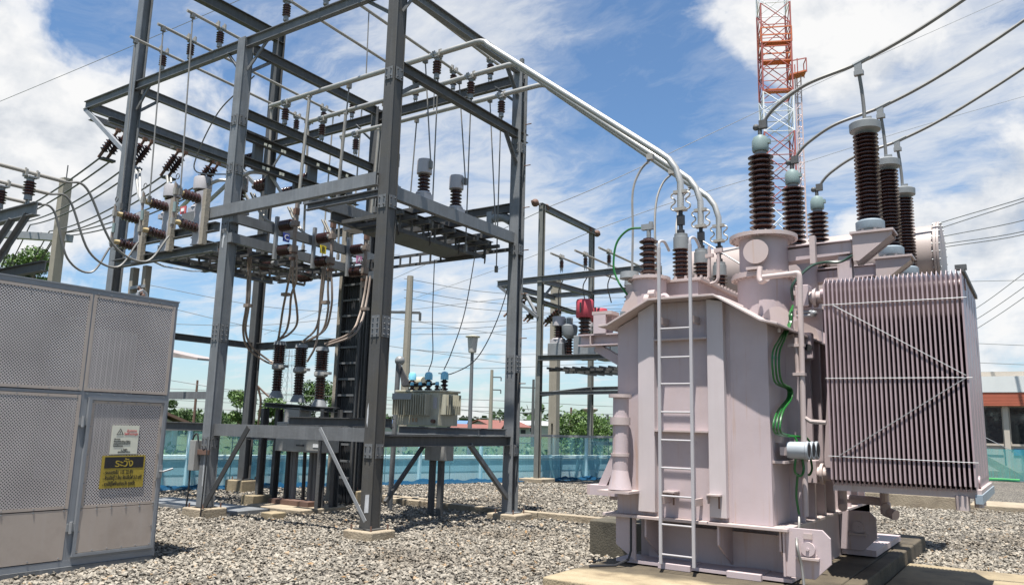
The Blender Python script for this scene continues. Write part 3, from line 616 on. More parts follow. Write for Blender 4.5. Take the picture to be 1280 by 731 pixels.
# ------------------------------------------------------------------ switch poles at the left bay
def make_switch(label):
    t = thing('switch_pole', (0, 0, 0), label, 'switch', 'white switch poles with two lying insulators')
    MB().box(-.12, .1, -.02, .02, -.5, .5).build('panel', WHITEP, t, bev=.004)
    MB().box(.12, .22, -.04, .06, -.52, .5).build('wooden_backing', CONCP, t, bev=.004)
    for z in (.34, -.2):
        i = MB().insul((0, -.03, z), (0, -.36, z+.02), .065, .095, 5, 14).build('insulator', PORC, t)
        MB().cyl((0, -.36, z+.02), (0, -.47, z+.02), .05, .045, 12).build('ferrule', TANP, i)
        b = MB().cbox((0, -.5, z+.02), .07, .06, .12).tube([(-.03, -.5, z-.08), (-.03, -.5, z+.2)], .016, 6); b.build('clamp', ALUD, i)
    MB().tube([(0, -.5, .5), (0, -.5, -.3)], .022, 8).build('blade', COPPER, t)
    MB().cyl((.02, -.5, -.02), (.02, -.5, .16), .03, seg=8).build('fuse_tube', GREENC if False else CAPG, t)
    b = MB().tube([(.05+.05*math.cos(a), -.52, .62+.05*math.sin(a)) for a in [2*math.pi*i/12 for i in range(13)]], .008, 5); b.build('pull_ring', WIRE, t)
    return t
sw = make_switch('white switch pole with lying brown insulators, leftmost of the three beside the left post'); sw.location = (-14.38, 8.2, 5.06)
for x, z, l in ((-13.45, 5.18, 'white switch pole with lying brown insulators, middle one of three above the cabinet'), (-12.45, 5.2, 'white switch pole with lying brown insulators and a red tag, nearest the front middle post')):
    dup(sw, (x, 8.2, z), l)
o = MB().box(-12.83, -12.66, 8.06, 8.08, 5.28, 5.42).build('phase_tag', INKR); tag(o, 'small red and white tag beside the switch pole nearest the front middle post', 'tag')
tag(MB().box(-12.79, -12.70, 8.05, 8.062, 5.32, 5.38).build('phase_tag_print', WHITE), 'white patch in the middle of the small red tag', 'tag')

# ------------------------------------------------------------------ horizontal insulators with tan tubes, tags C B A
def make_pair(label):
    t = thing('insulator_pair', (0, 0, 0), label, 'insulator', 'lying insulator pairs in the middle bay')
    for z in (.22, -.25):
        i = MB().insul((0, 0, z), (.3, 0, z), .075, .105, 6, 16).build('insulator', PORC, t)
        MB().cyl((.3, 0, z), (.36, 0, z), .06, .055, 14).build('end_cap', CAPB, i)
    b = MB().tube([(.4, 0, .75), (.4, 0, -.6)], .035, 10).cbox((.4, 0, .22), .1, .12, .1).cbox((.4, 0, -.25), .1, .12, .12); b.build('contact_tube', COPPER, t)
    MB().cbox((.4, 0, -.32), .09, .11, .05).cbox((.4, 0, -.44), .09, .11, .05).cbox((.4, 0, .45), .08, .09, .12).build('clamp', RUST, t)
    return t
pr = make_pair('pair of lying brown insulators beside the blue tag'); pr.location = (-11.6, 9.36, 4.98)
for y, z, l in ((10.28, 4.94, 'pair of lying brown insulators beside the yellow tag'), (11.2, 4.9, 'pair of lying brown insulators beside the pink tag near the cable ladder')): dup(pr, (-11.6, y, z), l)
for y, z, m_, l in ((9.0, 4.74, 0, 'rear dark lying insulator left of the front one'), (10.0, 4.7, 0, 'rear dark lying insulator below the blue tag'), (11.0, 4.62, 0, 'rear dark lying insulator under the yellow tag')):
    b = MB().insul((-12.9, y, z), (-12.55, y, z), .08, .11, 5, 14); o = thing('wall_insulator', (-12.9, y, z), l, 'insulator'); b.build('shed_stack', PORC, o); MB().cyl((-12.55, y, z), (-12.45, y, z), .06, seg=12).build('end_cap', CAPB, o)
# insulators of the upper disconnector between the two side channels
for k, (y, z) in enumerate(((9.0, 6.5), (9.35, 6.1), (10.35, 6.5), (11.35, 6.45), (10.0, 6.12))):
    o = thing('disconnector_insulator', (-12.0, y, z), ('nearest', 'lower nearest', 'middle', 'farthest', 'lower middle')[k]+' dark insulator lying under the bolted channels of the middle bay', 'insulator', 'dark insulators of the upper disconnector')
    MB().insul((-12.05, y, z), (-12.4, y, z), .08, .12, 4, 14).build('shed_stack', PORC, o); MB().box(-12.03, -11.95, y-.1, y+.1, z-.25, z+.3).build('bracket', STEEL, o)
    MB().cyl((-12.4, y, z), (-12.5, y, z), .05, seg=10).build('end_cap', CAPB, o)
bt = MB()
for y in (9.1, 9.45, 10.3, 10.6, 11.1, 9.0, 9.4):
    for z in (6.72, 6.27): bt.cbox((-11.78, y, z-.005), .012, .06, .06)
bt.build('bolt_plates', SIGNW, gan)
LET = {}
def text_mesh(name, s, size, m, loc, rot, parent, extr=.001, align='CENTER', scale=(1, 1)):
    cu = bpy.data.curves.new(name, 'FONT'); cu.body = s; cu.size = size; cu.align_x = align; cu.align_y = 'CENTER'; cu.extrude = extr; cu.offset = size*.014; cu.resolution_u = 2
    tmp = bpy.data.objects.new(name, cu); COL.objects.link(tmp)
    bpy.context.view_layer.update()
    dg = bpy.context.evaluated_depsgraph_get(); me = bpy.data.meshes.new_from_object(tmp.evaluated_get(dg)); me.name = name
    bpy.data.objects.remove(tmp); bpy.data.curves.remove(cu)
    o = bpy.data.objects.new(name, me); COL.objects.link(o); me.materials.clear(); me.materials.append(m)
    M_ = Matrix.Translation(loc) @ rot.to_4x4() @ Matrix.Diagonal((scale[0], scale[1], 1, 1)); me.transform(M_)
    off = Vector((0, 0, 0)); p = parent
    while p is not None: off += p.location; p = p.parent
    me.transform(Matrix.Translation(-off)); o.parent = parent; return o
ROT_NX = Matrix(((0, 0, 1), (1, 0, 0), (0, 1, 0)))                   # text facing +X, running along +Y
ROT_NY = Matrix(((1, 0, 0), (0, 0, -1), (0, 1, 0)))                  # text facing -Y, running along +X
for (ch, px_, py_, m_, inkm) in (('C', 358, 297, BLUEI, WHITE), ('B', 404, 312, YELI, INK), ('A', 449, 325, PINKI, WHITE)):
    q_ = ax(px_, py_, -11.65); y, z = q_.y, q_.z
    t = thing('phase_sign', (-11.65, y, z), 'small '+{'C': 'blue', 'B': 'yellow', 'A': 'pink'}[ch]+' square tag with the letter '+ch+' on the grey beam', 'tag', 'phase letter tags')
    MB().box(-11.66, -11.645, y-.075, y+.075, z-.08, z+.08).build('plate', m_, t); text_mesh('letter', ch, .15, inkm, Vector((-11.643, y, z)), ROT_NX, t)
# curved cables from the insulators to the posts behind
for k, (y, z) in enumerate(((9.36, 5.2), (10.28, 5.15), (11.2, 5.1))):
    for j in (0, 1):
        wire('jumper_cable', spline([(-12.45, y-.1+j*.08, z+.75), (-12.2, y+j*.06, z+.3), (-11.8, y+.05, z+.08-j*.06), (-11.35, y+.02, z+.05-j*.05)], 6), .022, ALUD, ('upper' if j == 0 else 'lower')+' pale jumper looping to the '+('blue', 'yellow', 'pink')[k]+' tag insulators', 'cable', 'pale jumper loops')
# twin tan cables dropping to the breaker
def run(pp): return spline([ay(px, py, Y) for px, py, Y in pp], 7)
for nm, pp in (('left of the two cables to the left breaker bushing', [(366, 318, 9.36), (361, 350, 9.5), (354, 385, 9.9), (351, 405, 10.25), (348, 423, 10.4), (346, 427, 10.4)]),
               ('middle cable looping to the left breaker bushing', [(368, 318, 9.36), (366, 350, 9.5), (371, 385, 9.9), (371, 405, 10.2), (362, 417, 10.35), (350, 424, 10.4), (346, 427, 10.4)]),
               ('right cable looping to the left breaker bushing', [(371, 318, 9.36), (370, 350, 9.5), (364, 370, 9.8), (362, 395, 10.1), (358, 413, 10.3), (350, 423, 10.4), (346, 427, 10.4)]),
               ('left of the cables to the middle breaker bushing', [(407, 330, 10.28), (404, 360, 10.3), (400, 390, 10.35), (394, 412, 10.38), (378, 427, 10.4)]),
               ('middle of the cables to the middle breaker bushing', [(411, 330, 10.28), (410, 360, 10.3), (410, 388, 10.35), (402, 415, 10.38), (380, 428, 10.4)]),
               ('right of the cables to the middle breaker bushing', [(413, 330, 10.28), (415, 360, 10.3), (414, 385, 10.35), (406, 412, 10.38), (382, 427, 10.4)]),
               ('long cable to the side lug of the middle breaker bushing', [(404, 335, 10.28), (401, 365, 10.3), (399, 395, 10.35), (395, 430, 10.4), (384, 452, 10.4)]),
               ('left of the cables to the right breaker bushing', [(459, 345, 11.2), (455, 370, 11.1), (449, 395, 10.9), (438, 416, 10.6), (406, 430, 10.4)]),
               ('right of the cables to the right breaker bushing', [(463, 345, 11.2), (459, 372, 11.1), (453, 398, 10.9), (441, 419, 10.6), (408, 432, 10.4)]),
               ('left of the tan cables to the side lug of the left breaker bushing', [(311, 305, 9.3), (310, 345, 9.35), (308, 382, 9.4), (304, 412, 9.6), (310, 435, 9.9), (331, 451, 10.3), (342, 455, 10.4)]),
               ('right of the tan cables to the side lug of the left breaker bushing', [(314, 305, 9.3), (313, 345, 9.35), (311, 382, 9.4), (307, 412, 9.6), (314, 432, 9.9), (333, 448, 10.3), (342, 453, 10.4)])):
    wire('drop_cable', run(pp), .022, COPPER, nm, 'cable', 'tan cables down to the breaker')
for px, py, Y, nm in ((357, 368, 9.75, 'clamp on the cables of the left breaker bushing'), (407, 378, 10.33, 'clamp on the cables of the middle breaker bushing'), (456, 386, 11.0, 'clamp on the cables of the right breaker bushing'), (310, 382, 9.4, 'clamp on the far left tan cables')):
    tag(MB().cbox(ay(px, py, Y), .15, .1, .06).build('cable_clamp', COPPER), nm, 'clamp', 'cable clamps')

# ------------------------------------------------------------------ cable trays
def tray(p0, p1, h, label, n, m=STEELD):
    p0 = Vector(p0); p1 = Vector(p1); t = thing('cable_tray', tuple(p0), label, 'cable tray', 'horizontal cable trays under the gantry platform')
    for s in (0, 1): MB().angle(p0+Vector((0, 0, s*h)), p1+Vector((0, 0, s*h)), .06).build('rail', m, t)
    for i in range(n+1):
        q = p0.lerp(p1, i/n); MB().bar(q, q+Vector((0, 0, h)), .04, .02, (1, 0, 0)).build('rung', m, t)
tray((-14.2, YF+.1, 4.75), (-14.2, 11.48, 4.75), .17, 'long dark cable tray on the left side of the platform underside', 13)
tray((-14.2, 11.52, 4.74), (-8.45, 11.52, 4.74), .19, 'dark cable tray along the rear of the platform', 22)
tray((-13.2, YF+.1, 4.55), (-13.2, 11.4, 4.55), .15, 'second dark cable tray running beside the left one', 12)
tray((-8.42, YF+.4, 4.7), (-8.42, 11.5, 4.7), .28, 'dark cable tray hanging under the right side beam', 9)
for k, y in enumerate((9.0, 9.8, 10.6, 11.4)):
    wire('control_cable', spline([(-8.42, y, 5.0), (-8.38, y+.05, 4.7), (-8.5, y+.2, 4.62), (-8.6, y+.35, 4.9)], 6), .012, BLACK, n3[k] +' black control cable loop under the right side beam' if k < 3 else 'farthest black control cable loop under the right side beam', 'cable', 'control cable loops')
b = MB().box(-9.4, -8.75, 9.3, 11.6, 4.78, 4.86); o = b.build('cable_trough', STEELD); tag(o, 'flat grey cable trough under the right platform', 'trough')
o = MB().box(-9.78, -9.5, 9.2, 9.5, 4.86, 5.06).build('terminal_box', WHITEP, bev=.01); tag(o, 'pale terminal box under the front beam left of the nearest post', 'box')
t = thing('cable_sealing_end', (-8.35, 12.05, 5.6), 'grey pipe elbow with dark end by the right rear post', 'fitting'); MB().tube(spline([(-8.62, 12.0, 5.6), (-8.4, 12.05, 5.6), (-8.22, 12.05, 5.5)], 6), .09, 12).build('elbow', CAPB, t); MB().tube([(-8.22, 12.05, 5.5), (-8.08, 12.1, 5.28)], .06, 10).build('dark_end', BLACK, t)
MB().box(-8.72, -8.6, 11.92, 12.0, 5.35, 5.72).build('bracket', GALV, t)

# ------------------------------------------------------------------ circuit breaker on its stand
br = thing('circuit_breaker', (-11.8, 10.4, .07), 'outdoor circuit breaker with three brown bushings on a dark stand under the gantry', 'breaker')
for k, (x, z) in enumerate(((-12.64, 3.16), (-12.0, 3.08), (-11.4, 3.0))):
    bu = MB().insul((x, 10.4, z-.42), (x, 10.4, z-.04), .1, .135, 9, 16).insul((x, 10.4, z-.97), (x, 10.4, z-.5), .08, .105, 9, 16).build('bushing', PORC, br)
    MB().cyl((x, 10.4, z-.05), (x, 10.4, z+.03), .13, .11, 16).build('top_cap', CAPB, bu)
    MB().lathe((x, 10.4, z-.55), (0, 0, 1), [(.085, 0), (.13, .03), (.13, .09), (.1, .14)], 16).box(x+.1, x+.25, 10.36, 10.44, z-.5, z-.45).build('mid_flange', BOXG, bu)
    MB().lathe((x, 10.4, z-1.1), (0, 0, 1), [(.15, 0), (.13, .06), (.085, .15)], 16).build('base_flange', CAPB, bu)
MB().ibeam((-12.95, 10.4, 1.93), (-11.0, 10.4, 1.84), .09, .3).build('crossbeam', STEELD, br)
MB().box(-12.2, -11.75, 10.25, 10.55, 1.55, 1.87).build('gear_case', BOXG, br, bev=.01)
cb = MB().box(-12.32, -11.02, 10.2, 10.62, 1.05, 1.6).build('control_box', BOXG, br, bev=.012)
MB().box(-11.66, -11.04, 10.19, 10.2, 1.09, 1.56).build('door', BOXG, cb); MB().box(-11.7, -11.5, 10.17, 10.19, 1.16, 1.19).build('handle', BLACK, cb); MB().box(-11.25, -11.1, 10.182, 10.19, 1.15, 1.21).build('nameplate', WHITE, cb)
for x, y in ((-12.78, 10.25), (-12.78, 10.6), (-11.1, 10.25), (-11.1, 10.6)):
    MB().chan((x, y, .07), (x, y, 1.85), .14, .07, 1, up=(0, 1, 0)).build('leg', STEELD, br)
for k, x in enumerate((-12.2, -12.1, -12.0, -11.75, -11.55, -11.45)): MB().cyl((x, 10.45+.03*(k % 2), .05), (x, 10.45, 1.06), .035 if k % 2 else .05, seg=8).build('cable_conduit', STEEL if k % 3 else BLACK, br)
MB().box(-12.4, -11.3, 10.2, 10.6, .07, .16).build('base_frame', RUST, br)
tag(MB().box(-12.95, -12.6, 10.0, 10.45, -.1, .2).build('concrete_footing', CONCD, bev=.02), 'brown concrete footing under the left leg of the circuit breaker', 'footing', 'breaker footings')

# vertical cable ladder and concrete mast behind the nearest post
cl = thing('cable_ladder', (-11.95, 11.65, 0), 'upright dark cable ladder packed with black cables left of the nearest post', 'cable ladder')
for x in (-12.18, -11.64): MB().chan((x, 11.6, .25), (x, 11.6, 4.95), .12, .04, 1, up=(0, 1, 0)).build('rail', STEELD, cl)
for k in range(14): MB().box(-12.16, -11.66, 11.55, 11.59, .5+k*.33, .54+k*.33).build('rung', STEEL, cl)
for k in range(7): MB().tube(spline([(-12.1+k*.065, 11.66, 4.9), (-12.1+k*.065, 11.66, 2.5), (-12.1+k*.06+.02*random.uniform(-1, 1), 11.66, 1.0), (-12.08+k*.055+.06*random.uniform(-1, 1), 11.66, .02)], 5), .034, 7).build('black_cable', BLACK, cl)
q = ad(421, 480, 17.5); q2 = ad(436, 262, 17.5)
t = thing('concrete_mast', (q.x, q.y, 0), 'slim concrete mast standing right behind the cable ladder', 'pole'); MB().box(q2.x-.08, q2.x+.08, q2.y-.07, q2.y+.07, -.1, q2.z+.1).build('shaft', CONCP, t)
t = thing('cable_conduit_pipe', (-10.5, 11.6, 0), 'grey upright pipe with a round weatherhead right of the nearest post', 'pipe')
MB().cyl((-10.52, 11.55, 0), (-10.48, 11.55, 2.78), .05, seg=10).build('shaft', STEEL, t); MB().ball((-10.45, 11.55, 2.84), .10, 12, 8).build('weatherhead', CAPB, t)

# ------------------------------------------------------------------ small distribution transformer on the shelf
dt = thing('distribution_transformer', (-9.2, 11.3, 1.58), 'small olive grey finned transformer with three sky blue caps on the gantry shelf', 'transformer')
x0, x1, y0, y1 = -10.02, -9.0, 11.05, 11.6
MB().box(x0, x1, y0, y1, 1.6, 2.2).box(x0-.03, x1+.03, y0-.03, y1+.03, 2.2, 2.235).build('tank', OLIVE, dt, bev=.008)
for k in range(15): MB().box(x0+.04+k*.055, x0+.052+k*.055, y0-.16, y0, 1.78, 2.16).build('cooling_fin', OLIVE, dt)
for k in range(8): MB().box(x1, x1+.12, y0+.05+k*.06, y0+.06+k*.06, 1.8, 2.16).build('cooling_fin', OLIVE, dt)
MB().box(x0+.03, x0+.5, y0-.17, y0-.162, 2.06, 2.17).build('nameplate', GALV, dt); MB().box(x1-.13, x1-.05, y0-.012, y0, 1.9, 2.1).build('level_gauge', WHITEP, dt)
text_mesh('painted_number', '1 0 0', .1, mat('faded_orange_ink', (.42, .2, .07), .6), Vector((x0+.42, y0-.004, 1.69)), ROT_NY, dt)
for k, x in enumerate((-9.9, -9.5, -9.12)):
    bu = MB().insul((x, 11.32, 2.23), (x, 11.32, 2.44), .035, .075, 3, 12).build('bushing', PORC, dt)
    MB().lathe((x, 11.32, 2.44), (0, 0, 1), [(.075, 0), (.075, .09), (.06, .13), (.02, .15)], 14).build('blue_cap', BLUEC, bu)
for k in range(4): 
    bu = MB().insul((-9.75+k*.2, 11.15, 2.23), (-9.75+k*.2, 11.15, 2.33), .03, .05, 2, 10).build('bushing', PORC, dt); MB().cyl((-9.75+k*.2, 11.15, 2.33), (-9.75+k*.2, 11.15, 2.39), .04, .03, 10).build('blue_cap', BLUEC, bu)
MB().cyl((-10.2, 11.6, 2.42), (-9.85, 11.6, 2.42), .1, seg=14).box(-10.1, -9.95, 11.55, 11.65, 2.2, 2.34).build('conservator', OLIVE, dt)
MB().tube([(x1+.02, 11.1, 2.235), (x1+.02, 11.1, 2.3), (x1-.04, 11.1, 2.3), (x1-.04, 11.1, 2.235)], .012, 6).build('lifting_lug', OLIVE, dt); MB().cyl((x1-.1, y0, 1.68), (x1-.1, y0-.07, 1.68), .035, seg=8).build('drain_valve', RUST, dt)
for k in range(5):
    wire('power_cable', spline([(-10.43, 11.5, 2.8), (-10.25+k*.03, 11.4, 2.5), (-10.05+k*.06, 11.25, 2.33), (-9.75+k*.15, 11.16, 2.36)], 7), .022, BLACK, ('first', 'second', 'third', 'fourth', 'fifth')[k]+' black cable from the weatherhead to the small transformer', 'cable', 'black cables of the small transformer')
for k, (a, c) in enumerate((((548, 240), (552, 465)), ((575, 330), (552, 468)), ((627, 310), (520, 468)))): pass
wire('jumper_wire', spline([(-8.55, 11.4, 4.9), (-8.75, 11.38, 3.7), (-9.0, 11.35, 2.95), (-9.15, 11.33, 2.62)], 8), .01, WIRE, 'thin black wire hanging in a curve to the right blue cap', 'cable', 'wires to the blue caps')
wire('jumper_wire', spline([(-9.55, 11.4, 4.75), (-9.52, 11.38, 3.6), (-9.45, 11.35, 2.9), (-9.52, 11.33, 2.6)], 8), .01, WIRE, 'thin black wire hanging down to the middle blue cap', 'cable', 'wires to the blue caps')
wire('jumper_wire', spline([(-8.1, 12.1, 5.2), (-8.25, 11.9, 3.9), (-8.55, 11.6, 2.9), (-8.95, 11.36, 2.56), (-9.3, 11.36, 2.56)], 8), .01, WIRE, 'thin black wire sweeping down from the right rear post to the blue caps', 'cable', 'wires to the blue caps')
t = thing('switch_box', (-9.2, 11.3, 0), 'grey switch box hanging under the small transformer shelf on two legs', 'box')
MB().box(-9.42, -8.98, 11.2, 11.5, .98, 1.3).build('case', BOXG, t, bev=.01)
for x in (-9.3, -9.1): MB().bar((x, 11.3, -.02), (x, 11.3, .98), .09, .09).build('leg', STEELD, t)
o = thing('hanging_weight', (-10.0, 10.3, 1.0), 'small rusty weight on a rod below the shelf right of the nearest post', 'weight'); MB().cyl((-9.9, 10.5, 1.05), (-9.9, 10.5, 1.3), .015, seg=6).build('rod', RUST, o); MB().insul((-9.9, 10.5, .9), (-9.9, 10.5, 1.06), .04, .06, 2, 10).build('weight', RUST, o)
t = thing('meter_box', (-12.05, 8.2, .6), 'narrow grey box with black cables clamped to the front middle post', 'box')
MB().box(-12.16, -12.0, 8.25, 8.4, .75, 1.25).build('case', BOXG, t, bev=.006); MB().box(-12.03, -11.7, 8.3, 8.33, 1.02, 1.1).build('clamp_band', RUST, t)
MB().tube(spline([(-12.0, 8.3, 1.25), (-12.05, 8.3, 1.36), (-12.14, 8.3, 1.3), (-12.18, 8.3, 1.1), (-12.15, 8.3, .5), (-12.18, 8.3, .02)], 5), .016, 6).build('black_cable', BLACK, t)
wire('earth_cable', spline([(-11.7, 8.2, 1.1), (-11.6, 8.2, 1.1), (-11.6, 8.2, .6), (-11.62, 8.2, .02)], 5), .012, BLACK, 'thin black cable down the right side of the front middle post', 'cable')

# ------------------------------------------------------------------ strain strings and incoming line
def string(p0, p1, label):
    p0 = Vector(p0); p1 = Vector(p1); d = (p1-p0).normalized(); L = (p1-p0).length
    t = thing('strain_insulator', tuple(p0), label, 'insulator', 'strain insulators of the incoming line')
    MB().insul(p0+d*.08, p0+d*(L-.08), .055, .1, 6, 14).build('shed_stack', PORC, t)
    MB().cyl(p0-d*.06, p0+d*.08, .03, seg=8).cyl(p1-d*.08, p1+d*.1, .035, seg=8).cbox(p0-d*.06, .06, .1, .08).build('end_fitting', RUST, t)
    return t
for k, (y, nm) in enumerate(((9.05, 'outer left'), (9.7, 'first'), (10.58, 'second'), (11.52, 'third'))):
    for j in (0, 1):
        off = .0 if j == 0 else .3
        string((-17.1+.0, y-.06+off*.6, 8.0), (-17.25-.15, y-.2+off*.6, 7.5), ('left' if j == 0 else 'right')+' string of the '+nm+' pair of strain insulators under the double channel')
    b = MB().box(-17.45, -17.3, y-.2, y+.1, 7.37, 7.42); tag(b.build('yoke_plate', STEELD), 'yoke plate below the '+nm+' pair of strain insulators', 'plate', 'yoke plates')
    for j in (0, 1):
        s = Vector((-17.4, y-.2+.25*j, 7.42)); e = ad(((-25, 283), (28, 278), (62, 289), (70, 292))[k][0]+10*j, ((-25, 283), (28, 278), (62, 289), (70, 292))[k][1]+3*j, 29)
        wire('line_conductor', sag(s, e, .25, 16), .022, WIRE, ('left' if j == 0 else 'right')+' conductor of the '+nm+' incoming pair running down to the left edge', 'conductor', 'incoming line conductors')
        if k: wire('line_conductor', [e, ad(((-25, 283), (28, 278), (62, 289), (70, 292))[k][0]-32+10*j, 345, 31)], .022, WIRE, ('left' if j == 0 else 'right')+' tail of the '+nm+' incoming pair dropping from the pole crossarm', 'conductor', 'incoming line conductors')
for k, (x, y) in enumerate(((-14.62, 9.7), (-13.62, 10.5), (-12.65, 11.4))):
    for j in (0, 1):
        wire('jumper_cable', spline([(-17.25, y-.1+.1*j, 7.4), (-16.8+.1*j, y-.25, 6.75), (-16.3, y-.4, 6.35), (-15.4, (y+9)/2-.1, 6.15-.05*j), (x-.15, 9.0, 6.16-.04*j)], 7), .03, ALU, ('left' if j == 0 else 'right')+' pale cable of the twin jumper to the '+n3[k]+' left current transformer', 'cable', 'twin pale jumpers')
for k, x in enumerate((-13.6, -12.62)):
    wire('jumper_tube', spline([(x+.15, 9.0, 6.2), (x+.4, 9.1, 6.28), (x+.65, 9.3, 6.22), (x+.8, 9.5, 5.9)], 6), .035, ALU, ('pale bent jumper tube right of the left transformer head', 'pale bent jumper tube right of the second transformer head')[k], 'conductor')

# ------------------------------------------------------------------ bus structure at the left picture edge
lb = thing('steel_bay', (-15, 5.5, 0), 'grey steel bay end cut by the left picture edge above the cabinet', 'gantry')
MB().ibeam((-17.5, 5.5, 4.74), (-12.5, 5.5, 4.7), .2, .12).build('beam', STEEL, lb); MB().ibeam((-17.5, 5.75, 3.86), (-12.55, 5.75, 3.86), .16, .1).build('beam', STEELD, lb); MB().ibeam((-14.6, 4.4, 3.8), (-14.6, 6.8, 3.8), .14, .1).build('beam', STEELD, lb)
MB().angle((-13.2, 5.5, 4.6), (-14.1, 5.5, 3.9), .08).angle((-12.7, 5.5, 4.62), (-13.6, 5.5, 3.9), .08).build('brace', STEEL, lb); MB().ibeam((-14.6, 5.5, 0), (-14.6, 5.5, 4.6), .2, .2, up=(0, 1, 0)).build('post', STEEL, lb)
for k, (x, y, ye) in enumerate(((-12.7, 5.38, 5.95), (-13.65, 5.5, 6.15), (-14.6, 5.6, 6.35))):
    o = dup(PI0[0], (x, 5.44, 4.78), ('right', 'middle', 'left')[k]+' brown post insulator on the steel bay at the left picture edge'); o.scale = (1.2, 1.2, .95)
    tag(MB().tube([(x, 1.5, 5.28), (x, ye, 5.28)], .03, 10).build('busbar_tube', ALUD), ('right', 'middle', 'left')[k]+' busbar tube entering from the left picture edge', 'busbar', 'busbar tubes at the left edge')
    e = (-14.3+.93*k, 7.7, 4.68)
    s = Vector((x, ye, 5.28)); e = Vector((-14.42+.95*(2-k), 7.7, 4.75))
    wire('slack_cable', spline([s, s+Vector((0, .35, -.02)), s.lerp(e, .45)+Vector((0, .05, -.62)), s.lerp(e, .8)+Vector((0, 0, -.62)), e], 8), .02, CABLE, ('right', 'middle', 'left')[k]+' slack cable drooping from the left edge tubes to the switch poles', 'cable', 'slack cables at the left')
t = thing('concrete_pole', (-28.9, 13.6, 0), 'tapering concrete pole with a crossarm behind the cabinet at the left', 'pole')
MB().bar((-28.95, 13.65, 0), (-28.55, 13.4, 10.0), .34, .3, (0, 1, 0)).build('shaft', CONCP, t); MB().bar((-31.0, 12.2, 8.0), (-28.4, 13.75, 7.85), .25, .25).build('crossarm', GALV, t)
for k in range(4):
    q = Vector((-30.6+k*.55, 12.45+k*.33, 7.9)); MB().insul(q, q+Vector((-.5, -.3, .06)), .06, .12, 4, 10).build('insulator', PORC, t)
MB().cyl((-28.55, 13.4, 10.0), (-28.55, 13.4, 10.5), .02, seg=6).build('spike', WIRE, t)
ql = ay(165, 372, 8.36); qr = ay(180, 375, 8.36)
t = thing('support_frame', (ql.x, 8.36, 0), 'twin legged pale frame rising behind the right half of the cabinet top', 'frame')
for q in (ql, qr): MB().box(q.x-.06, q.x+.06, 8.3, 8.42, 0, 4.5).build('leg', CONCP, t)
MB().box(ql.x-.1, qr.x+.1, 8.28, 8.3, ql.z-.02, ql.z+.06).build('rung', GALV, t); MB().box(ql.x, qr.x+.12, 8.28, 8.3, 4.06, 4.12).build('rung', GALV, t); MB().insul((qr.x-.1, 8.3, 4.08), (qr.x+.12, 8.3, 3.86), .035, .055, 4, 10).build('insulator', RUST, t)
wire('stay_wire', [ay(190, 326, 8.3), ay(205, 333, 9.5), ay(240, 339, 12), ay(330, 338, 20), ay(500, 318, 40)], .018, WIREP, 'thin wire from the twin legged pole running right behind the gantry', 'wire')

# ------------------------------------------------------------------ perforated cabinet
def perfmat():
    m = bpy.data.materials.new('perforated_sheet'); m.use_nodes = True; t = m.node_tree; t.nodes.clear(); n = NT(t)
    tc = n.n('ShaderNodeTexCoord').outputs['Object']; sp = n.n('ShaderNodeSeparateXYZ', i_0=tc)
    P = .033                                                       # staggered round holes
    u = n.m('DIVIDE', n.m('ADD', sp.outputs[1], sp.outputs[2]), P); v = n.m('DIVIDE', n.m('SUBTRACT', sp.outputs[1], sp.outputs[2]), P)
    fu = n.m('SUBTRACT', n.m('FRACT', u), .5); fv = n.m('SUBTRACT', n.m('FRACT', v), .5)
    dd = n.m('SQRT', n.m('ADD', n.m('MULTIPLY', fu, fu), n.m('MULTIPLY', fv, fv)))
    hole = n.m('LESS_THAN', dd, .32)
    nz = n.n('ShaderNodeTexNoise', i_Vector=tc, i_Scale=2.0, i_Detail=6.0).outputs['Fac']
    c = n.ramp(nz, [(.3, (.42, .385, .37)), (.7, (.52, .48, .46))])
    p = n.n('ShaderNodeBsdfPrincipled', i_Base_Color=c, i_Roughness=.5, i_Metallic=.25)
    tr = n.n('ShaderNodeBsdfTransparent')
    mx = n.n('ShaderNodeMixShader', i_0=hole, i_1=p.outputs[0], i_2=tr.outputs[0]); n.n('ShaderNodeOutputMaterial', i_Surface=mx.outputs[0]); return m
PERF = perfmat()
SHEET = mat('dull_zinc_sheet', (.42, .355, .305), .5, .3, .06, 2.5, dirt=.4, dcol=(.26, .21, .17), ds=1.7, streak=.3, scol=(.44, .39, .36))
FRAMEM = mat('zinc_frame', (.22, .23, .245), .5, .2, .1, 6, dirt=.25, dcol=(.2, .2, .2))
cx = -8.58
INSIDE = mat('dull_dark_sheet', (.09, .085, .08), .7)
cab = thing('perforated_cabinet', (cx-1, 3.3, 0), 'large cabinet of perforated metal sheet with warning signs on its door', 'cabinet')
ys, zs = (1.2, 2.55, 4.47, 5.47), (.62, 1.86, 2.97)
fr = MB()
for y in ys: fr.box(cx-.06, cx-.0045, y-.022, y+.022, .12, 2.93)
fr.box(cx-.08, cx-.003, 1.2, 5.5, .06, .12).box(cx-.06, cx-.003, 1.2, 5.5, 2.93, 2.98).box(cx-.05, cx-.005, 1.2, 5.46, 1.835, 1.865)
fr.box(cx-2.6, cx-.06, 5.45, 5.5, .1, .16).box(cx-2.6, cx-.06, 5.45, 5.5, 2.92, 2.98).box(cx-2.6, cx-2.55, 5.45, 5.5, .1, 2.97)
fr.box(cx-2.6, cx+.004, 1.2, 5.51, 2.981, 2.995)
fr.box(cx-.06, cx-.006, 4.492, 4.56, .12, 1.835).box(cx-.06, cx-.006, 4.56, 5.448, .12, .17).box(cx-.06, cx-.006, 4.56, 5.448, 1.79, 1.834)
fr.build('frame', FRAMEM, cab)
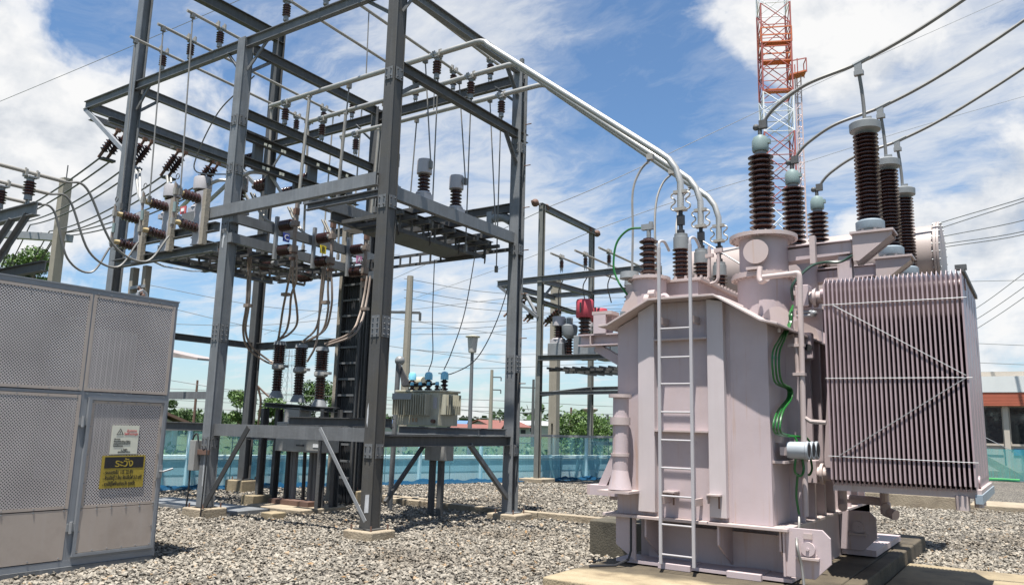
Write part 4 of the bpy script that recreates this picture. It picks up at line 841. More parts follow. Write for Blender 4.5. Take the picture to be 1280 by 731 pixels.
MB().box(cx-2.58, cx-2.56, 1.2, 5.45, .1, 2.95).build('back_panel', INSIDE, cab); MB().box(cx-2.55, cx-.07, 5.46, 5.475, .17, 2.91).build('end_panel', INSIDE, cab); MB().box(cx-2.55, cx-.07, 1.2, 1.22, .17, 2.91).build('end_panel', INSIDE, cab); MB().box(cx-2.55, cx-.07, 1.23, 5.45, 2.93, 2.97).build('roof_panel', INSIDE, cab)
MB().box(cx-2.6, cx+.02, 1.2, 5.46, -.05, .058).build('base_channel', STEEL, cab)
def panel(y0, y1, z0, z1, m, nm, par=None, dx=0.0, m2=.009):
    return MB().box(cx-.004+dx, cx-.001+dx, y0+m2, y1-m2, z0, z1).build(nm, m, par or cab)
for i in range(2):
    y0, y1 = ys[i], ys[i+1]
    panel(y0, y1, 1.875, 2.925, PERF, 'perforated_panel'); panel(y0, y1, .645, 1.83, PERF, 'perforated_panel'); panel(y0, y1, .13, .635, SHEET, 'plain_panel')
panel(ys[2], ys[3], 1.875, 2.925, PERF, 'perforated_panel')
# plain margins round each perforated sheet
mg = MB()
for y0, y1, z0, z1 in ((ys[0], ys[1], 1.875, 2.925), (ys[1], ys[2], 1.875, 2.925), (ys[2], ys[3], 1.875, 2.925), (ys[0], ys[1], .645, 1.83), (ys[1], ys[2], .645, 1.83)):
    a, c = y0+.009, y1-.009
    for q in ((a, a+.035, z0, z1), (c-.035, c, z0, z1), (a+.035, c-.035, z0, z0+.03), (a+.035, c-.035, z1-.03, z1)): mg.box(cx-.0015, cx+.0015, *q)
mg.build('sheet_margin', SHEET, cab)
door = MB()
y0, y1 = 4.54, 5.455
for q in ((y0, y0+.035, .15, 1.81), (y1-.035, y1, .15, 1.81), (y0+.035, y1-.035, .15, .18), (y0+.035, y1-.035, 1.78, 1.81)): door.box(cx-.003, cx+.03, *q)
door = door.build('door', FRAMEM, cab)
for q in ((y0+.036, y0+.07, .64, 1.775), (y1-.07, y1-.036, .64, 1.775), (y0+.07, y1-.07, .64, .67), (y0+.07, y1-.07, 1.745, 1.775)): MB().box(cx+.012, cx+.017, *q).build('door_margin', SHEET, door)
MB().box(cx+.010, cx+.014, y0+.06, y1-.06, .66, 1.75).build('perforated_panel', PERF, door); MB().box(cx+.010, cx+.02, y0+.036, y1-.036, .185, .634).build('plain_panel', SHEET, door)
for z in (.45, 1.55): MB().cyl((cx+.02, 4.5, z-.06), (cx+.02, 4.5, z+.06), .018, seg=8).box(cx, cx+.014, 4.46, 4.56, z-.04, z+.04).build('hinge', GALV, door)
MB().tube([(cx+.03, 5.44, 1.0), (cx+.09, 5.45, 1.0), (cx+.1, 5.56, 1.03)], .012, 6).box(cx+.02, cx+.04, 5.41, 5.47, .93, 1.07).build('handle', GALV, door)
rv = MB()
for i in range(3):
    for k in range(7):
        y = ys[i]+.05+(ys[i+1]-ys[i]-.1)*k/6
        for z in ((1.845, 2.94) if i == 2 else (.15, .625, .66, 1.82, 1.89, 2.91)): rv.cyl((cx, y, z), (cx+.006, y, z), .008, seg=6)
for k in range(6):
    y = y0+.05+(y1-y0-.1)*k/5
    for z in (.2, .62, .655, 1.76): rv.cyl((cx+.016, y, z), (cx+.026, y, z), .008, seg=6)
for z in (.9, 1.2, 1.5, .4): rv.cyl((cx+.016, y0+.05, z), (cx+.026, y0+.05, z), .008, seg=6).cyl((cx+.016, y1-.05, z), (cx+.026, y1-.05, z), .008, seg=6)
rv.build('rivets', GALV, cab)
for y in (3.2, 5.05): MB().tube([(cx-.05, y-.06, 2.99), (cx-.05, y-.05, 3.04), (cx-.05, y, 3.07), (cx-.05, y+.05, 3.04), (cx-.05, y+.06, 2.99)], .014, 8).build('lifting_eye', GALV, cab)
# equipment seen through the holes
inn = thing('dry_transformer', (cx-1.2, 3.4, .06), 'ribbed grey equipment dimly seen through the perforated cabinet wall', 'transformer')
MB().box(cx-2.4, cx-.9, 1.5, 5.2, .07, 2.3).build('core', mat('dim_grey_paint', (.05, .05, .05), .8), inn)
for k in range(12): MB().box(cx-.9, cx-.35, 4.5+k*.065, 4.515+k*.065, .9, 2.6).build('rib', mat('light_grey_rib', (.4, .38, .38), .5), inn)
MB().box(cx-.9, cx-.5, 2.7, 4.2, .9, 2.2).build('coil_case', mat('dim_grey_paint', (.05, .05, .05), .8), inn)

# signs on the door
sg = thing('warning_sign', (cx+.02, 5.0, 1.35), 'cream notice with a warning triangle, upper of two signs on the cabinet door', 'sign')
MB().box(cx+.018, cx+.023, 4.83, 5.145, 1.2, 1.515).build('plate', SIGNW, sg)
tri = MB()
tc_ = (4.925, 1.435)
for i in range(3):
    a0 = math.pi/2+i*2*math.pi/3; a1 = a0+2*math.pi/3
    p = lambda a, r: Vector((cx+.0245, tc_[0]+r*math.cos(a), tc_[1]+r*math.sin(a)))
    tri.prism([p(a0, .048), p(a1, .048), p(a1, .036), p(a0, .036)][::-1], (.001, 0, 0))
tri.build('triangle', INK, sg)
text_mesh('bolt_mark', '!', .04, INK, Vector((cx+.0245, tc_[0], tc_[1]-.003)), ROT_NX, sg)
X_ = cx+.0245
text_mesh('red_heading', 'อันตราย', .036, INKR, Vector((X_, 5.06, 1.455)), ROT_NX, sg); text_mesh('red_heading', 'ไฟฟ้าแรงสูง', .034, INKR, Vector((X_, 5.055, 1.42)), ROT_NX, sg)
for k, (s, z, a, yy) in enumerate((('ประกาศ', 1.365, 'LEFT', 4.86), ('ห้ามเข้าใกล้ก่อนได้รับ', 1.338, 'LEFT', 4.86), ('อนุญาตจากเจ้าหน้าที่', 1.315, 'LEFT', 4.86), ('โดยเด็ดขาด', 1.29, 'LEFT', 4.86), ('บ. ไฟฟ้า', 1.248, 'CENTER', 4.99), ('สถานีไฟฟ้าย่อย', 1.225, 'CENTER', 4.99))):
    text_mesh('small_print', s, .024, INK, Vector((X_, yy, z)), ROT_NX, sg, align=a)
s2 = thing('warning_sign', (cx+.02, 5.0, 1.0), 'yellow and black Thai warning board, lower of two signs on the cabinet door', 'sign')
MB().box(cx+.018, cx+.023, 4.755, 5.255, .835, 1.185).build('plate', YELLOW, s2); MB().box(cx+.0235, cx+.025, 4.785, 5.235, 1.05, 1.17).build('header', INK, s2)
text_mesh('heading', 'ระวัง', .115, YELLOW, Vector((cx+.0262, 5.01, 1.10)), ROT_NX, s2)
for s, z, sc_ in (('- ระบบแรงดัน  115 , 22 KV', 1.005, .62), ('- ห้ามเปิดตู้ 2 ด้าน ก่อนดับไฟ 2-3 นาที', .945, .6), ('- ควรใช้ตู้ไฟฟ้าอย่างระวัง ทุกครั้ง', .88, .58)):
    text_mesh('line', s, .05, INK, Vector((cx+.0245, 4.785, z)), ROT_NX, s2, align='LEFT', scale=(sc_, 1.12))

# ------------------------------------------------------------------ the large pink transformer
tr = thing('power_transformer', (-3.1, 9.9, .2), 'large lilac pink power transformer with tall brown bushings and a finned radiator bank', 'transformer')
TY0, TY1 = 7.95, 12.3
prof = [(-3.93, .72), (-2.26, .72), (-2.26, 2.70), (-2.76, 2.985), (-3.44, 2.985), (-3.93, 2.74)]
tank = MB().prism([(x, TY0, z) for x, z in prof], (0, TY1-TY0, 0)).build('tank', PINK, tr, bev=.006)
cov = [(-4.06, 2.725), (-3.95, 2.735), (-3.46, 2.985), (-2.74, 2.985), (-2.27, 2.70), (-2.10, 2.655)]
cv = [(x, z+.002) for x, z in cov]+[(x, z+.026) for x, z in reversed(cov)]
MB().prism([(x, TY0-.23, z) for x, z in cv], (0, TY1-TY0+.31, 0)).build('cover_rim', PINKD, tr, bev=.004)
bo = MB()
for k in range(16):
    y = TY0+.1+k*.26
    bo.cyl((-2.17, y, 2.675), (-2.17, y, 2.72), .018, seg=6).cyl((-2.17, y, 2.66), (-2.17, y, 2.62), .016, seg=6)
bo.build('rim_bolts', PINKD, tr)
MB().box(-4.06, -2.10, TY0-.10, TY1+.1, .69, .72).build('base_flange', PINKD, tr, bev=.004)
for x0, x1 in ((-3.645, -3.455), (-2.865, -2.69)):
    zt = 2.97 if x0 < -3 else 2.93
    b = MB().prism([(x0, TY0-.08, .765), (x1, TY0-.08, .765), (x1, TY0-.08, 2.985 if x0 < -3 else 2.95), (x0, TY0-.08, 2.885 if x0 < -3 else 2.985)], (0, .082, 0)); b.build('stiffener', PINKL, tr, bev=.005)
for z in (2.565, 1.60): MB().box(-3.455, -2.865, TY0-.09, TY0, z, z+.018).build('rib', PINKD, tr)
MB().box(-2.66, -2.65, TY0-.006, TY0, .73, 2.85).build('weld_seam', PINK, tr)
for x in (-3.28, -2.8):
    b = MB().box(x-.07, x+.07, TY0-.16, TY0, .98, .995).box(x-.07, x-.06, TY0-.15, TY0, .9, .98); b.build('cable_hook', PINKD, tr); MB().cyl((x+.05, TY0-.12, .86), (x+.05, TY0-.12, .98), .01, seg=6).build('pin', RUST, tr)
# right side stiffeners and details (seen obliquely)
for k in range(8): MB().box(-2.262, -2.12, 8.6+k*.46, 8.66+k*.46, .721, 2.66).build('stiffener', PINK, tr)
for k in range(7):
    MB().cyl((-2.26, 8.85+k*.46, .95), (-2.22, 8.85+k*.46, .95), .03, seg=10).build('plug', PINKD, tr)
# base skid
MB().box(-3.9, -2.14, TY0+.55, TY1, .2, .69).build('skid', PINK, tr, bev=.004); MB().box(-3.72, -2.2, TY0+.36, TY0+.38, .25, .6).build('skid_web', PINK, tr)
MB().box(-3.95, -2.1, TY0+.01, TY0+.4, .215, .25).build('skid_toe', PINK, tr, bev=.004); MB().box(-3.9, -2.15, TY0+.1, TY0+.36, .2, .215).build('skid_shoe', DARK, tr); MB().box(-3.45, -3.1, TY0-.03, TY0+.3, .2, .262).build('skid_foot', PINK, tr, bev=.006); MB().box(-2.72, -2.38, TY0-.04, TY0+.3, .2, .265).build('skid_foot', PINK, tr, bev=.006)
MB().prism([(-3.93, TY0-.03, .40), (-3.7, TY0-.03, .25), (-3.7, TY0-.03, .69), (-3.93, TY0-.03, .69)], (0, .02, 0)).build('lug_plate', PINK, tr)
def lug(y, m):
    p = MB().prism([(-2.15, y, .28), (-1.88, y, .28), (-1.73, y, .43), (-1.73, y, .66), (-1.80, y, .73), (-2.15, y, .73)], (0, .03, 0)).build('lug_plate', m, tr, bev=.004)
    MB().cyl((-1.93, y-.03, .55), (-1.93, y, .55), .065, seg=18).cyl((-1.93, y-.045, .55), (-1.93, y-.03, .55), .015, seg=8).build('boss', m, p); MB().box(-2.04, -1.83, y-.05, y, .455, .475).box(-2.03, -2.02, y-.02, y, .43, .5).box(-1.86, -1.85, y-.02, y, .43, .5).build('bracket', PINKD, p)
    MB().box(-1.97, -1.89, y-.01, y, .64, .69).build('slot', PINKD, p)
    MB().box(-2.16, -2.14, y-.02, TY1 if y > 9 else y+.3, .28, .7).build('web', m, p)
lug(TY0-.03, PINK); lug(10.3, PINK)
MB().box(-2.13, -1.75, 10.33, 12.2, .22, .29).build('skid_toe', PINK, tr)
def gus(x, y0, y1, z0): MB().prism([(x, y1, .25), (x, y1, .69), (x, y0, .69), (x, y0, .5)], (.02, 0, 0)).build('gusset', PINK, tr)
gus(-3.6, TY0-.02, TY0+.38, .5); gus(-2.8, TY0-.05, TY0+.38, .5); gus(-2.2, TY0-.02, TY0+.38, .5)
# front ladder
for x in (-3.325, -2.975):
    b = MB().box(x-.016, x+.016, TY0-.25, TY0-.22, .285, 3.56)
    b.tube(spline([(x, TY0-.235, 3.54), (x, TY0-.22, 3.62), (x+.02, TY0-.13, 3.64), (x+.03, TY0-.02, 3.56)], 5), .016, 8); b.build('ladder_rail', WHITEP, tr, bev=.003)
for z in (.38, .673, .955, 1.235, 1.515, 1.80, 2.09, 2.367, 2.67): MB().cyl((-3.315, TY0-.235, z), (-2.985, TY0-.235, z), .010, seg=8).build('ladder_rung', WHITEP, tr)
for x in (-3.325, -2.975):
    for z in (2.78, .92): MB().box(x-.014, x+.014, TY0-.22, TY0, z-.05, z+.02).build('ladder_bracket', PINKD, tr)
# breather pipe at the left corner
bp = MB().cyl((-3.80, TY0-.2, .99), (-3.79, TY0-.2, 1.96), .085, seg=18).build('breather_pipe', PINK, tr)
[MB().cyl((-3.8, TY0-.2, z_), (-3.8, TY0-.2, z_+h_), r_, seg=18).build('flange', PINKD, bp) for z_, h_, r_ in ((1.95, .035, .125), (1.66, .08, .11), (1.33, .03, .1))]; MB().lathe((-3.8, TY0-.2, .985), (0, 0, 1), [(.13, 0), (.1, .12), (.086, .2)], 18).build('flange', PINK, bp)
MB().box(-4.0, -3.63, TY0-.34, TY0, .95, .975).build('shelf', PINKD, tr)
MB().chan((-4.25, TY0+.2, .95), (-3.93, TY0+.2, 1.6), .13, .08, 1, up=(0, 1, 0)).build('strut', PINK, tr); MB().box(-4.36, -3.93, TY0+.1, TY0+.3, .88, .99).build('side_foot', PINK, tr); MB().box(-4.2, -3.93, TY0+.35, TY0+.6, .82, .86).box(-4.1, -3.93, TY0+.4, TY0+.7, .73, .82).build('side_plate', PINKD, tr)
# cable bracket on the left side
def ib(p0, p1, d, w, nm='bracket_beam'): return MB().ibeam(p0, p1, d, w, .016, .016).build(nm, PINK, tr)
ib((-4.62, 8.35, 2.66), (-3.93, 8.35, 2.66), .14, .16); ib((-4.32, 8.35, 2.73), (-4.32, 8.35, 2.96), .2, .16, 'bracket_post'); MB().bar((-4.42, 8.35, 2.975), (-4.16, 8.35, 2.975), .2, .04).build('bracket_cap', PINKD, tr)
ib((-4.3, 8.5, 2.92), (-3.95, 9.1, 2.92), .12, .12); MB().chan((-4.42, 8.35, 2.58), (-3.93, 8.35, 2.3), .1, .1, 1).build('bracket_brace', PINK, tr); MB().box(-4.46, -4.445, 8.27, 8.43, 2.6, 2.72).build('bracket_rib', PINKD, tr)
MB().prism([(-4.16, 8.5, 3.02), (-3.6, 8.5, 2.94), (-3.9, 8.5, 3.25), (-4.05, 8.5, 3.25)], (0, .02, 0)).build('gusset', PINKD, tr); MB().box(-4.12, -4.02, 8.55, 8.65, 2.8, 3.35).build('terminal_strip', PINKD, tr)
# low voltage box on the cover and its three bushings
MB().prism([(-4.08, 9.02, 2.7), (-3.38, 9.02, 2.95), (-3.38, 9.02, 3.42), (-4.08, 9.02, 3.42)], (0, 2.9, 0)).build('low_voltage_box', PINK, tr, bev=.006)
MB().box(-4.13, -3.33, 8.98, 11.95, 3.42, 3.455).build('box_cover', PINKD, tr, bev=.004)
bo = MB()
for k in range(24): bo.cyl((-3.35, 9.05+k*.125, 3.455), (-3.35, 9.05+k*.125, 3.49), .018, seg=6)
for k in range(6): bo.cyl((-4.05+k*.13, 9.0, 3.455), (-4.05+k*.13, 9.0, 3.49), .018, seg=6)
bo.build('cover_bolts', PINKD, tr)
for k, y in enumerate(YP):
    x = LVX[k]; bu = MB().insul((x, y, 3.53), (x, y, 3.96), .075, .115, 8, 18).build('low_voltage_bushing', PORC, tr)
    MB().lathe((x, y, 3.93), (0, 0, 1), [(.08, 0), (.1, .012), (.1, .17), (.086, .176), (.086, .215), (.03, .222)], 18).build('cap', CAPB, bu); MB().cyl((x, y, 3.455), (x, y, 3.53), .1, .085, 18).build('foot', WHITEP, bu)
# neutral bushing on its own turret
nt_ = MB().cyl((-3.88, 8.7, 2.75), (-3.88, 8.7, 3.4), .21, seg=24).build('neutral_turret', PINK, tr); MB().cyl((-3.88, 8.7, 3.4), (-3.88, 8.7, 3.435), .26, seg=24).build('flange', PINKD, nt_)
bo = MB()
for k in range(16): a = k*math.pi/8; bo.cyl((-3.88+.23*math.cos(a), 8.7+.23*math.sin(a), 3.385), (-3.88+.23*math.cos(a), 8.7+.23*math.sin(a), 3.447), .01, seg=6)
bo.build('bolts', PINKD, nt_)
nb = MB().insul((-3.88, 8.7, 3.47), (-3.88, 8.7, 3.93), .07, .12, 6, 18).build('neutral_bushing', PORC, tr); MB().cyl((-3.88, 8.7, 3.435), (-3.88, 8.7, 3.48), .085, seg=16).build('foot', WHITEP, nb)
MB().cyl((-3.88, 8.7, 3.93), (-3.88, 8.7, 4.06), .028, seg=10).cbox((-3.9, 8.7, 4.08), .14, .06, .07).cyl((-3.85, 8.7, 4.05), (-3.85, 8.7, 4.14), .03, seg=8).build('terminal', CAPB, nb)
MB().cyl((-4.07, 8.55, 3.42), (-4.07, 8.55, 3.5), .12, .11, 16).build('pressure_relief', CAPB, tr)
MB().cyl((-3.62, 8.3, 3.0), (-3.62, 8.3, 3.18), .03, seg=10).cyl((-3.72, 8.25, 3.08), (-3.66, 8.25, 3.08), .075, seg=14).cyl((-3.68, 8.25, 3.15), (-3.6, 8.25, 3.15), .05, seg=10).build('valve', PINKD, tr)
MB().tube(spline([(-3.56, 8.25, 3.1), (-3.48, 8.25, 3.12), (-3.44, 8.25, 3.05), (-3.44, 8.25, 2.95)], 5), .032, 10).build('elbow', PINK, tr)
MB().tube(spline([(-3.05, 8.4, 3.06), (-2.95, 8.42, 3.08), (-2.86, 8.45, 3.05), (-2.72, 8.6, 2.98)], 5), .035, 10).build('elbow', PINKD, tr)
# rods and thin pipes between the bushings
MB().tube([(-3.46, 9.3, 3.0), (-3.46, 9.3, 3.36), (-3.4, 9.3, 3.44), (-3.34, 9.3, 3.52), (-3.33, 9.3, 3.9)], .022, 8).build('thin_pipe', PINKD, tr); MB().tube(spline([(-3.45, 9.32, 3.43), (-3.3, 9.32, 3.43), (-3.24, 9.32, 3.47), (-3.23, 9.32, 3.55), (-3.22, 9.32, 3.84)], 5), .022, 8).build('thin_pipe', PINKD, tr)
MB().cyl((-3.52, 9.6, 4.05), (-2.98, 9.6, 3.66), .012, seg=6).cyl((-3.33, 9.6, 3.88), (-2.9, 9.6, 3.93), .014, seg=6).build('tie_rods', GALV, tr)
MB().cbox((-3.33, 9.3, 3.78), .1, .05, .04).cbox((-3.22, 9.32, 3.84), .1, .05, .05).build('pipe_clamps', PINKD, tr)
# high voltage turrets and bushings
HVX = -2.6
for k, y in enumerate((9.09, 10.55, 11.96)):
    z0 = 2.75; R = .29
    tu = MB().cyl((HVX, y, z0), (HVX, y, 3.36), R+.015, seg=32).cyl((HVX, y, 3.42), (HVX, y, 3.84), R-.015, seg=32).build('high_voltage_turret', PINK, tr)
    [MB().cyl((HVX, y, z_), (HVX, y, z_+h_), r_, seg=32).build('flange', PINKD, tu) for z_, h_, r_ in ((3.36, .03, R+.085), (3.392, .028, R+.075), (3.84, .045, R+.095))]
    bo = MB()
    for q in range(26):
        a = q*2*math.pi/26; c, s_ = math.cos(a), math.sin(a)
        bo.cyl((HVX+(R+.05)*c, y+(R+.05)*s_, 3.345), (HVX+(R+.05)*c, y+(R+.05)*s_, 3.432), .011, seg=6).cyl((HVX+(R+.06)*c, y+(R+.06)*s_, 3.826), (HVX+(R+.06)*c, y+(R+.06)*s_, 3.897), .011, seg=6)
    bo.build('bolts', PINKD, tu)
    mdir = Vector((.1, -1, 0)).normalized(); mc = Vector((HVX-.02, y, 3.64))
    MB().cyl(mc+mdir*.2, mc+mdir*.34, .115, seg=22).cyl(mc+mdir*.34, mc+mdir*.37, .14, seg=22).build('manhole_cover', PINKD, tu)
    MB().box(HVX-.09, HVX+.05, y-.4, y-.28, 3.43, 3.46).build('drip_plate', PINKD, tu)
    zb = 3.885
    bu = MB().insul((HVX, y, zb+.02), (HVX, y, 4.90), .08, .15, 15, 22).build('high_voltage_bushing', PORC, tr)
    MB().cyl((HVX, y, zb), (HVX, y, zb+.03), .15, seg=22).build('foot', PINKD, bu)
    MB().cyl((HVX, y, 4.9), (HVX, y, 4.95), .07, seg=16).build('neck', CAPB, bu)
    MB().lathe((HVX, y, 4.94), (0, 0, 1), [(.09, 0), (.098, .02), (.098, .13), (.08, .18), (.04, .2), (.03, .21)], 20).box(HVX+.09, HVX+.12, y-.03, y+.03, 5.03, 5.08).build('cap', CAPG, bu)
    MB().cyl((HVX, y, 5.14), (HVX, y, 5.24), .025, seg=10).ball((HVX-.04, y-.02, 5.25), .04, 10, 6).cbox((HVX+.04, y, 5.28), .09, .06, .1).build('terminal', BLACK if False else STEELD, bu)
# half round end plates at the turret feet
for y in (8.62, 9.7): MB().prism([(-2.35+.2*math.cos(a), y, 2.68+.3*math.sin(a)) for a in [math.pi*i/12 for i in range(13)]], (0, .02, 0)).build('half_round_plate', PINKD, tr)
MB().box(-2.3, -2.06, 8.95, 9.05, 2.42, 2.72).build('lifting_lug', PINK, tr, bev=.02); MB().cyl((-2.1, 8.94, 2.55), (-2.1, 8.96, 2.55), .04, seg=14).build('lug_hole', DARK, tr)
# arms that carry the arresters
for k, y in enumerate((9.2, 10.65, 12.05)):
    MB().prism([(-2.5, y-.09, 3.56), (-1.62, y-.09, 3.60), (-1.62, y-.09, 3.74), (-2.5, y-.09, 3.70)], (0, .2, 0)).box(-2.48, -1.6, y-.12, y+.14, 3.735, 3.75).build('support_arm', PINK, tr, bev=.004)
    MB().prism([(-1.62, y-.13, 3.5), (-1.56, y-.13, 3.5), (-1.22, y-.13, 3.76), (-1.22, y-.13, 3.80), (-1.62, y-.13, 3.80)], (0, .015, 0)).prism([(-1.62, y+.13, 3.5), (-1.56, y+.13, 3.5), (-1.22, y+.13, 3.76), (-1.22, y+.13, 3.80), (-1.62, y+.13, 3.80)], (0, .015, 0)).box(-1.64, -1.2, y-.16, y+.16, 3.8, 3.825).bar((-1.6, y, 3.5), (-1.23, y, 3.77), .25, .012).build('arrester_bracket', PINKD, tr)
    MB().ibeam((-1.72, y, 2.8), (-1.72, y, 3.58), .14, .14, up=(0, 1, 0)).build('arm_post', PINK, tr); MB().box(-2.06, -2.0, y-.2, y-.12, 3.5, 3.82).cyl((-2.03, y-.16, 3.48), (-2.03, y-.16, 3.54), .03, seg=8).build('arm_clamp', PINKD, tr)
# conservator
co = MB().lathe((-5.12, 12.75, 4.2), (1, 0, 0), [(.2, 0), (.36, .05), (.45, .16), (.485, .3), (.485, 3.98)], 36).build('conservator', CREAM, tr)
MB().lathe((-1.13, 12.75, 4.2), (1, 0, 0), [(.53, 0), (.53, .035)], 36).lathe((-1.09, 12.75, 4.2), (1, 0, 0), [(.53, 0), (.53, .03), (.4, .05), (.1, .06)], 36).build('end_flange', CREAM, co)
bo = MB()
for q in range(28): a = q*2*math.pi/28; bo.cyl((-1.15, 12.75+.51*math.cos(a), 4.2+.51*math.sin(a)), (-1.04, 12.75+.51*math.cos(a), 4.2+.51*math.sin(a)), .013, seg=6)
bo.build('flange_bolts', CAPB, co)
MB().cyl((-1.55, 12.75, 4.68), (-1.55, 12.75, 5.1), .012, seg=6).build('vent_rod', PINKD, co)
for x in (-4.6, -2.2): MB().box(x-.06, x+.06, 12.55, 12.95, 2.6, 3.8).build('support', PINK, co)
# radiator bank
rx0, rx1, ry0, ry1, rz0, rz1 = -1.83, -.55, 8.5, 10.45, 1.12, 3.22
ra = MB().box(rx0, rx1+.02, ry0+.1, ry1-.1, 1.06, 1.14).build('radiator_bank', PINKD, tr)
NF = 31
fin = None
for k in range(NF):
    x = rx0+.012+(rx1-rx0-.03)*k/(NF-1)
    if fin is None:
        b = MB()
        pr_ = [(ry0, rz0+.07), (ry0+.06, rz0), (ry1-.06, rz0), (ry1, rz0+.07), (ry1, rz1-.07), (ry1-.06, rz1), (ry0+.06, rz1), (ry0, rz1-.07)]
        b.prism([(x-.0035, y, z) for y, z in pr_][::-1], (.007, 0, 0))
        b.box(x-.0085, x+.0085, ry0-.004, ry0+.026, rz0+.05, rz1-.05)
        for e in range(4): b.box(x-.007, x+.007, ry0+.45+e*.38, ry0+.7+e*.38, rz0+.09, rz1-.09)
        fin = b.build('fin', RADM, ra, bev=.0015); x_first = x
    else:
        c = fin.copy(); COL.objects.link(c); c.parent = ra; c.location.x = fin.location.x+(x-x_first)
for z in (1.2, 3.12): MB().cyl((rx0-.1, (ry0+ry1)/2-.6, z), (rx1, (ry0+ry1)/2-.6, z), .06, seg=14).build('header', RADM, ra)
def rodb(p0, p1): MB().cyl(p0, p1, .0042, seg=6).build('brace_rod', GALV, ra)
yf = ry0-.012
for z in (2.94, 2.18, 1.40): rodb((rx0-.01, yf, z), (rx1+.02, yf, z-.01))
rodb((rx0+.1, yf-.006, 2.93), (rx1-.03, yf-.006, 2.19)); rodb((rx1-.03, yf-.006, 2.17), (rx0+.1, yf-.006, 1.41))
MB().box(rx1-.02, rx1+.01, ry0+.1, ry1-.05, 3.2, 3.24).cbox((rx1-.02, ry0+.14, 3.25), .1, .06, .05).build('top_bar', STEELD, ra); MB().box(rx1-.03, rx1+.03, ry0+.02, ry1, 1.02, 1.1).build('corner_plate', RINGB, ra)
MB().cyl((rx1-.14, ry0+.1, .95), (rx1-.14, ry0+.1, 1.08), .06, seg=10).cyl((rx1-.02, ry0+.3, .97), (rx1-.02, ry0+.3, 1.05), .04, seg=8).cyl((rx1-.02, ry0+.6, .97), (rx1-.02, ry0+.6, 1.05), .04, seg=8).build('drain_plug', PINKD, ra)
for z in (3.1, 1.2):
    vz = MB()
    vz.cyl((-2.06, 8.95, z), (-1.86, 8.95, z), .07, seg=16).cyl((-2.02, 8.95, z), (-1.99, 8.95, z), .11, seg=16).cyl((-1.9, 8.95, z), (-1.87, 8.95, z), .11, seg=16)
    vz.build('radiator_valve', PINKD, tr)
MB().box(-2.2, -2.06, 8.86, 9.02, 3.0, 3.24).build('valve_box', PINK, tr, bev=.008); MB().box(-2.18, -2.05, 8.86, 9.02, 1.1, 1.34).build('valve_box', PINK, tr, bev=.008)
MB().prism([(-2.25, 9.0, 2.9), (-1.95, 9.0, 2.72), (-1.95, 9.0, 2.98), (-2.25, 9.0, 3.0)], (0, .1, 0)).build('side_gusset', PINK, tr)
MB().tube(spline([(-1.95, 9.6, 1.12), (-1.95, 9.6, .9), (-1.93, 9.5, .82)], 4)+[], .05, 10).build('drain_pipe', PINK, tr); MB().tube(spline([(-2.1, 10.35, .86), (-1.75, 10.3, .86), (-1.62, 10.28, .84), (-1.6, 10.2, .8)], 5), .05, 10).cyl((-1.62, 10.25, .72), (-1.62, 10.25, 1.06), .05, seg=10).cyl((-1.62, 10.28, .75), (-1.5, 10.2, .72), .06, seg=12).build('drain_pipe', PINK, tr)
# handrail pipe at the right front
MB().tube(spline([(-2.42, 8.4, 3.27), (-2.12, 8.4, 3.28), (-2.05, 8.4, 3.28), (-2.035, 8.4, 3.22), (-2.035, 8.4, 3.1)], 5)+[(-2.06, 8.4, .8)], .03, 12).build('conduit_pipe', PINKD, tr); MB().tube([(-2.09, 8.42, 2.2), (-2.1, 8.42, 2.6)], .024, 8).cbox((-2.07, 8.4, 2.22), .12, .08, .03).cbox((-2.09, 8.41, 2.52), .16, .06, .03).build('pipe_clamp', PINKD, tr)
MB().tube([(-2.04, 8.4, 1.78), (-1.98, 8.4, 1.74), (-1.83, 8.4, 1.73)], .022, 8).build('branch_pipe', CREAM, tr); MB().tube(spline([(-2.52, 8.66, 3.44), (-2.52, 8.62, 3.3), (-2.48, 8.6, 3.26), (-2.4, 8.5, 3.27)], 4), .03, 10).build('branch_pipe', PINKD, tr)
MB().cyl((-2.2, 8.9, 2.94), (-2.02, 8.9, 2.94), .018, seg=8).cyl((-2.2, 8.9, 2.9), (-2.0, 8.9, 2.9), .02, seg=8).ball((-2.02, 8.9, 2.92), .04, 8, 6).build('sample_valve', GALV, tr)
# round thermometers
for k in range(3):
    y = 8.2+k*.19; gz = MB().cyl((-2.16, y, 1.45), (-1.97, y, 1.45), .085, seg=22).build('thermometer', GAUGE, tr); MB().cyl((-1.97, y, 1.45), (-1.955, y, 1.45), .062, seg=22).build('dial', DARK, gz); MB().lathe((-1.985, y, 1.45), (1, 0, 0), [(.085, 0), (.092, .008), (.092, .02), (.085, .03), (.066, .03), (.066, .01)], 22).build('bezel', GAUGE, gz)
MB().box(-2.26, -2.14, 8.0, 8.6, 1.32, 1.345).box(-2.2, -2.15, 8.05, 8.16, 1.4, 1.48).box(-2.26, -2.2, 8.1, 8.2, 1.52, 1.66).build('thermometer_bracket', PINKD, tr)

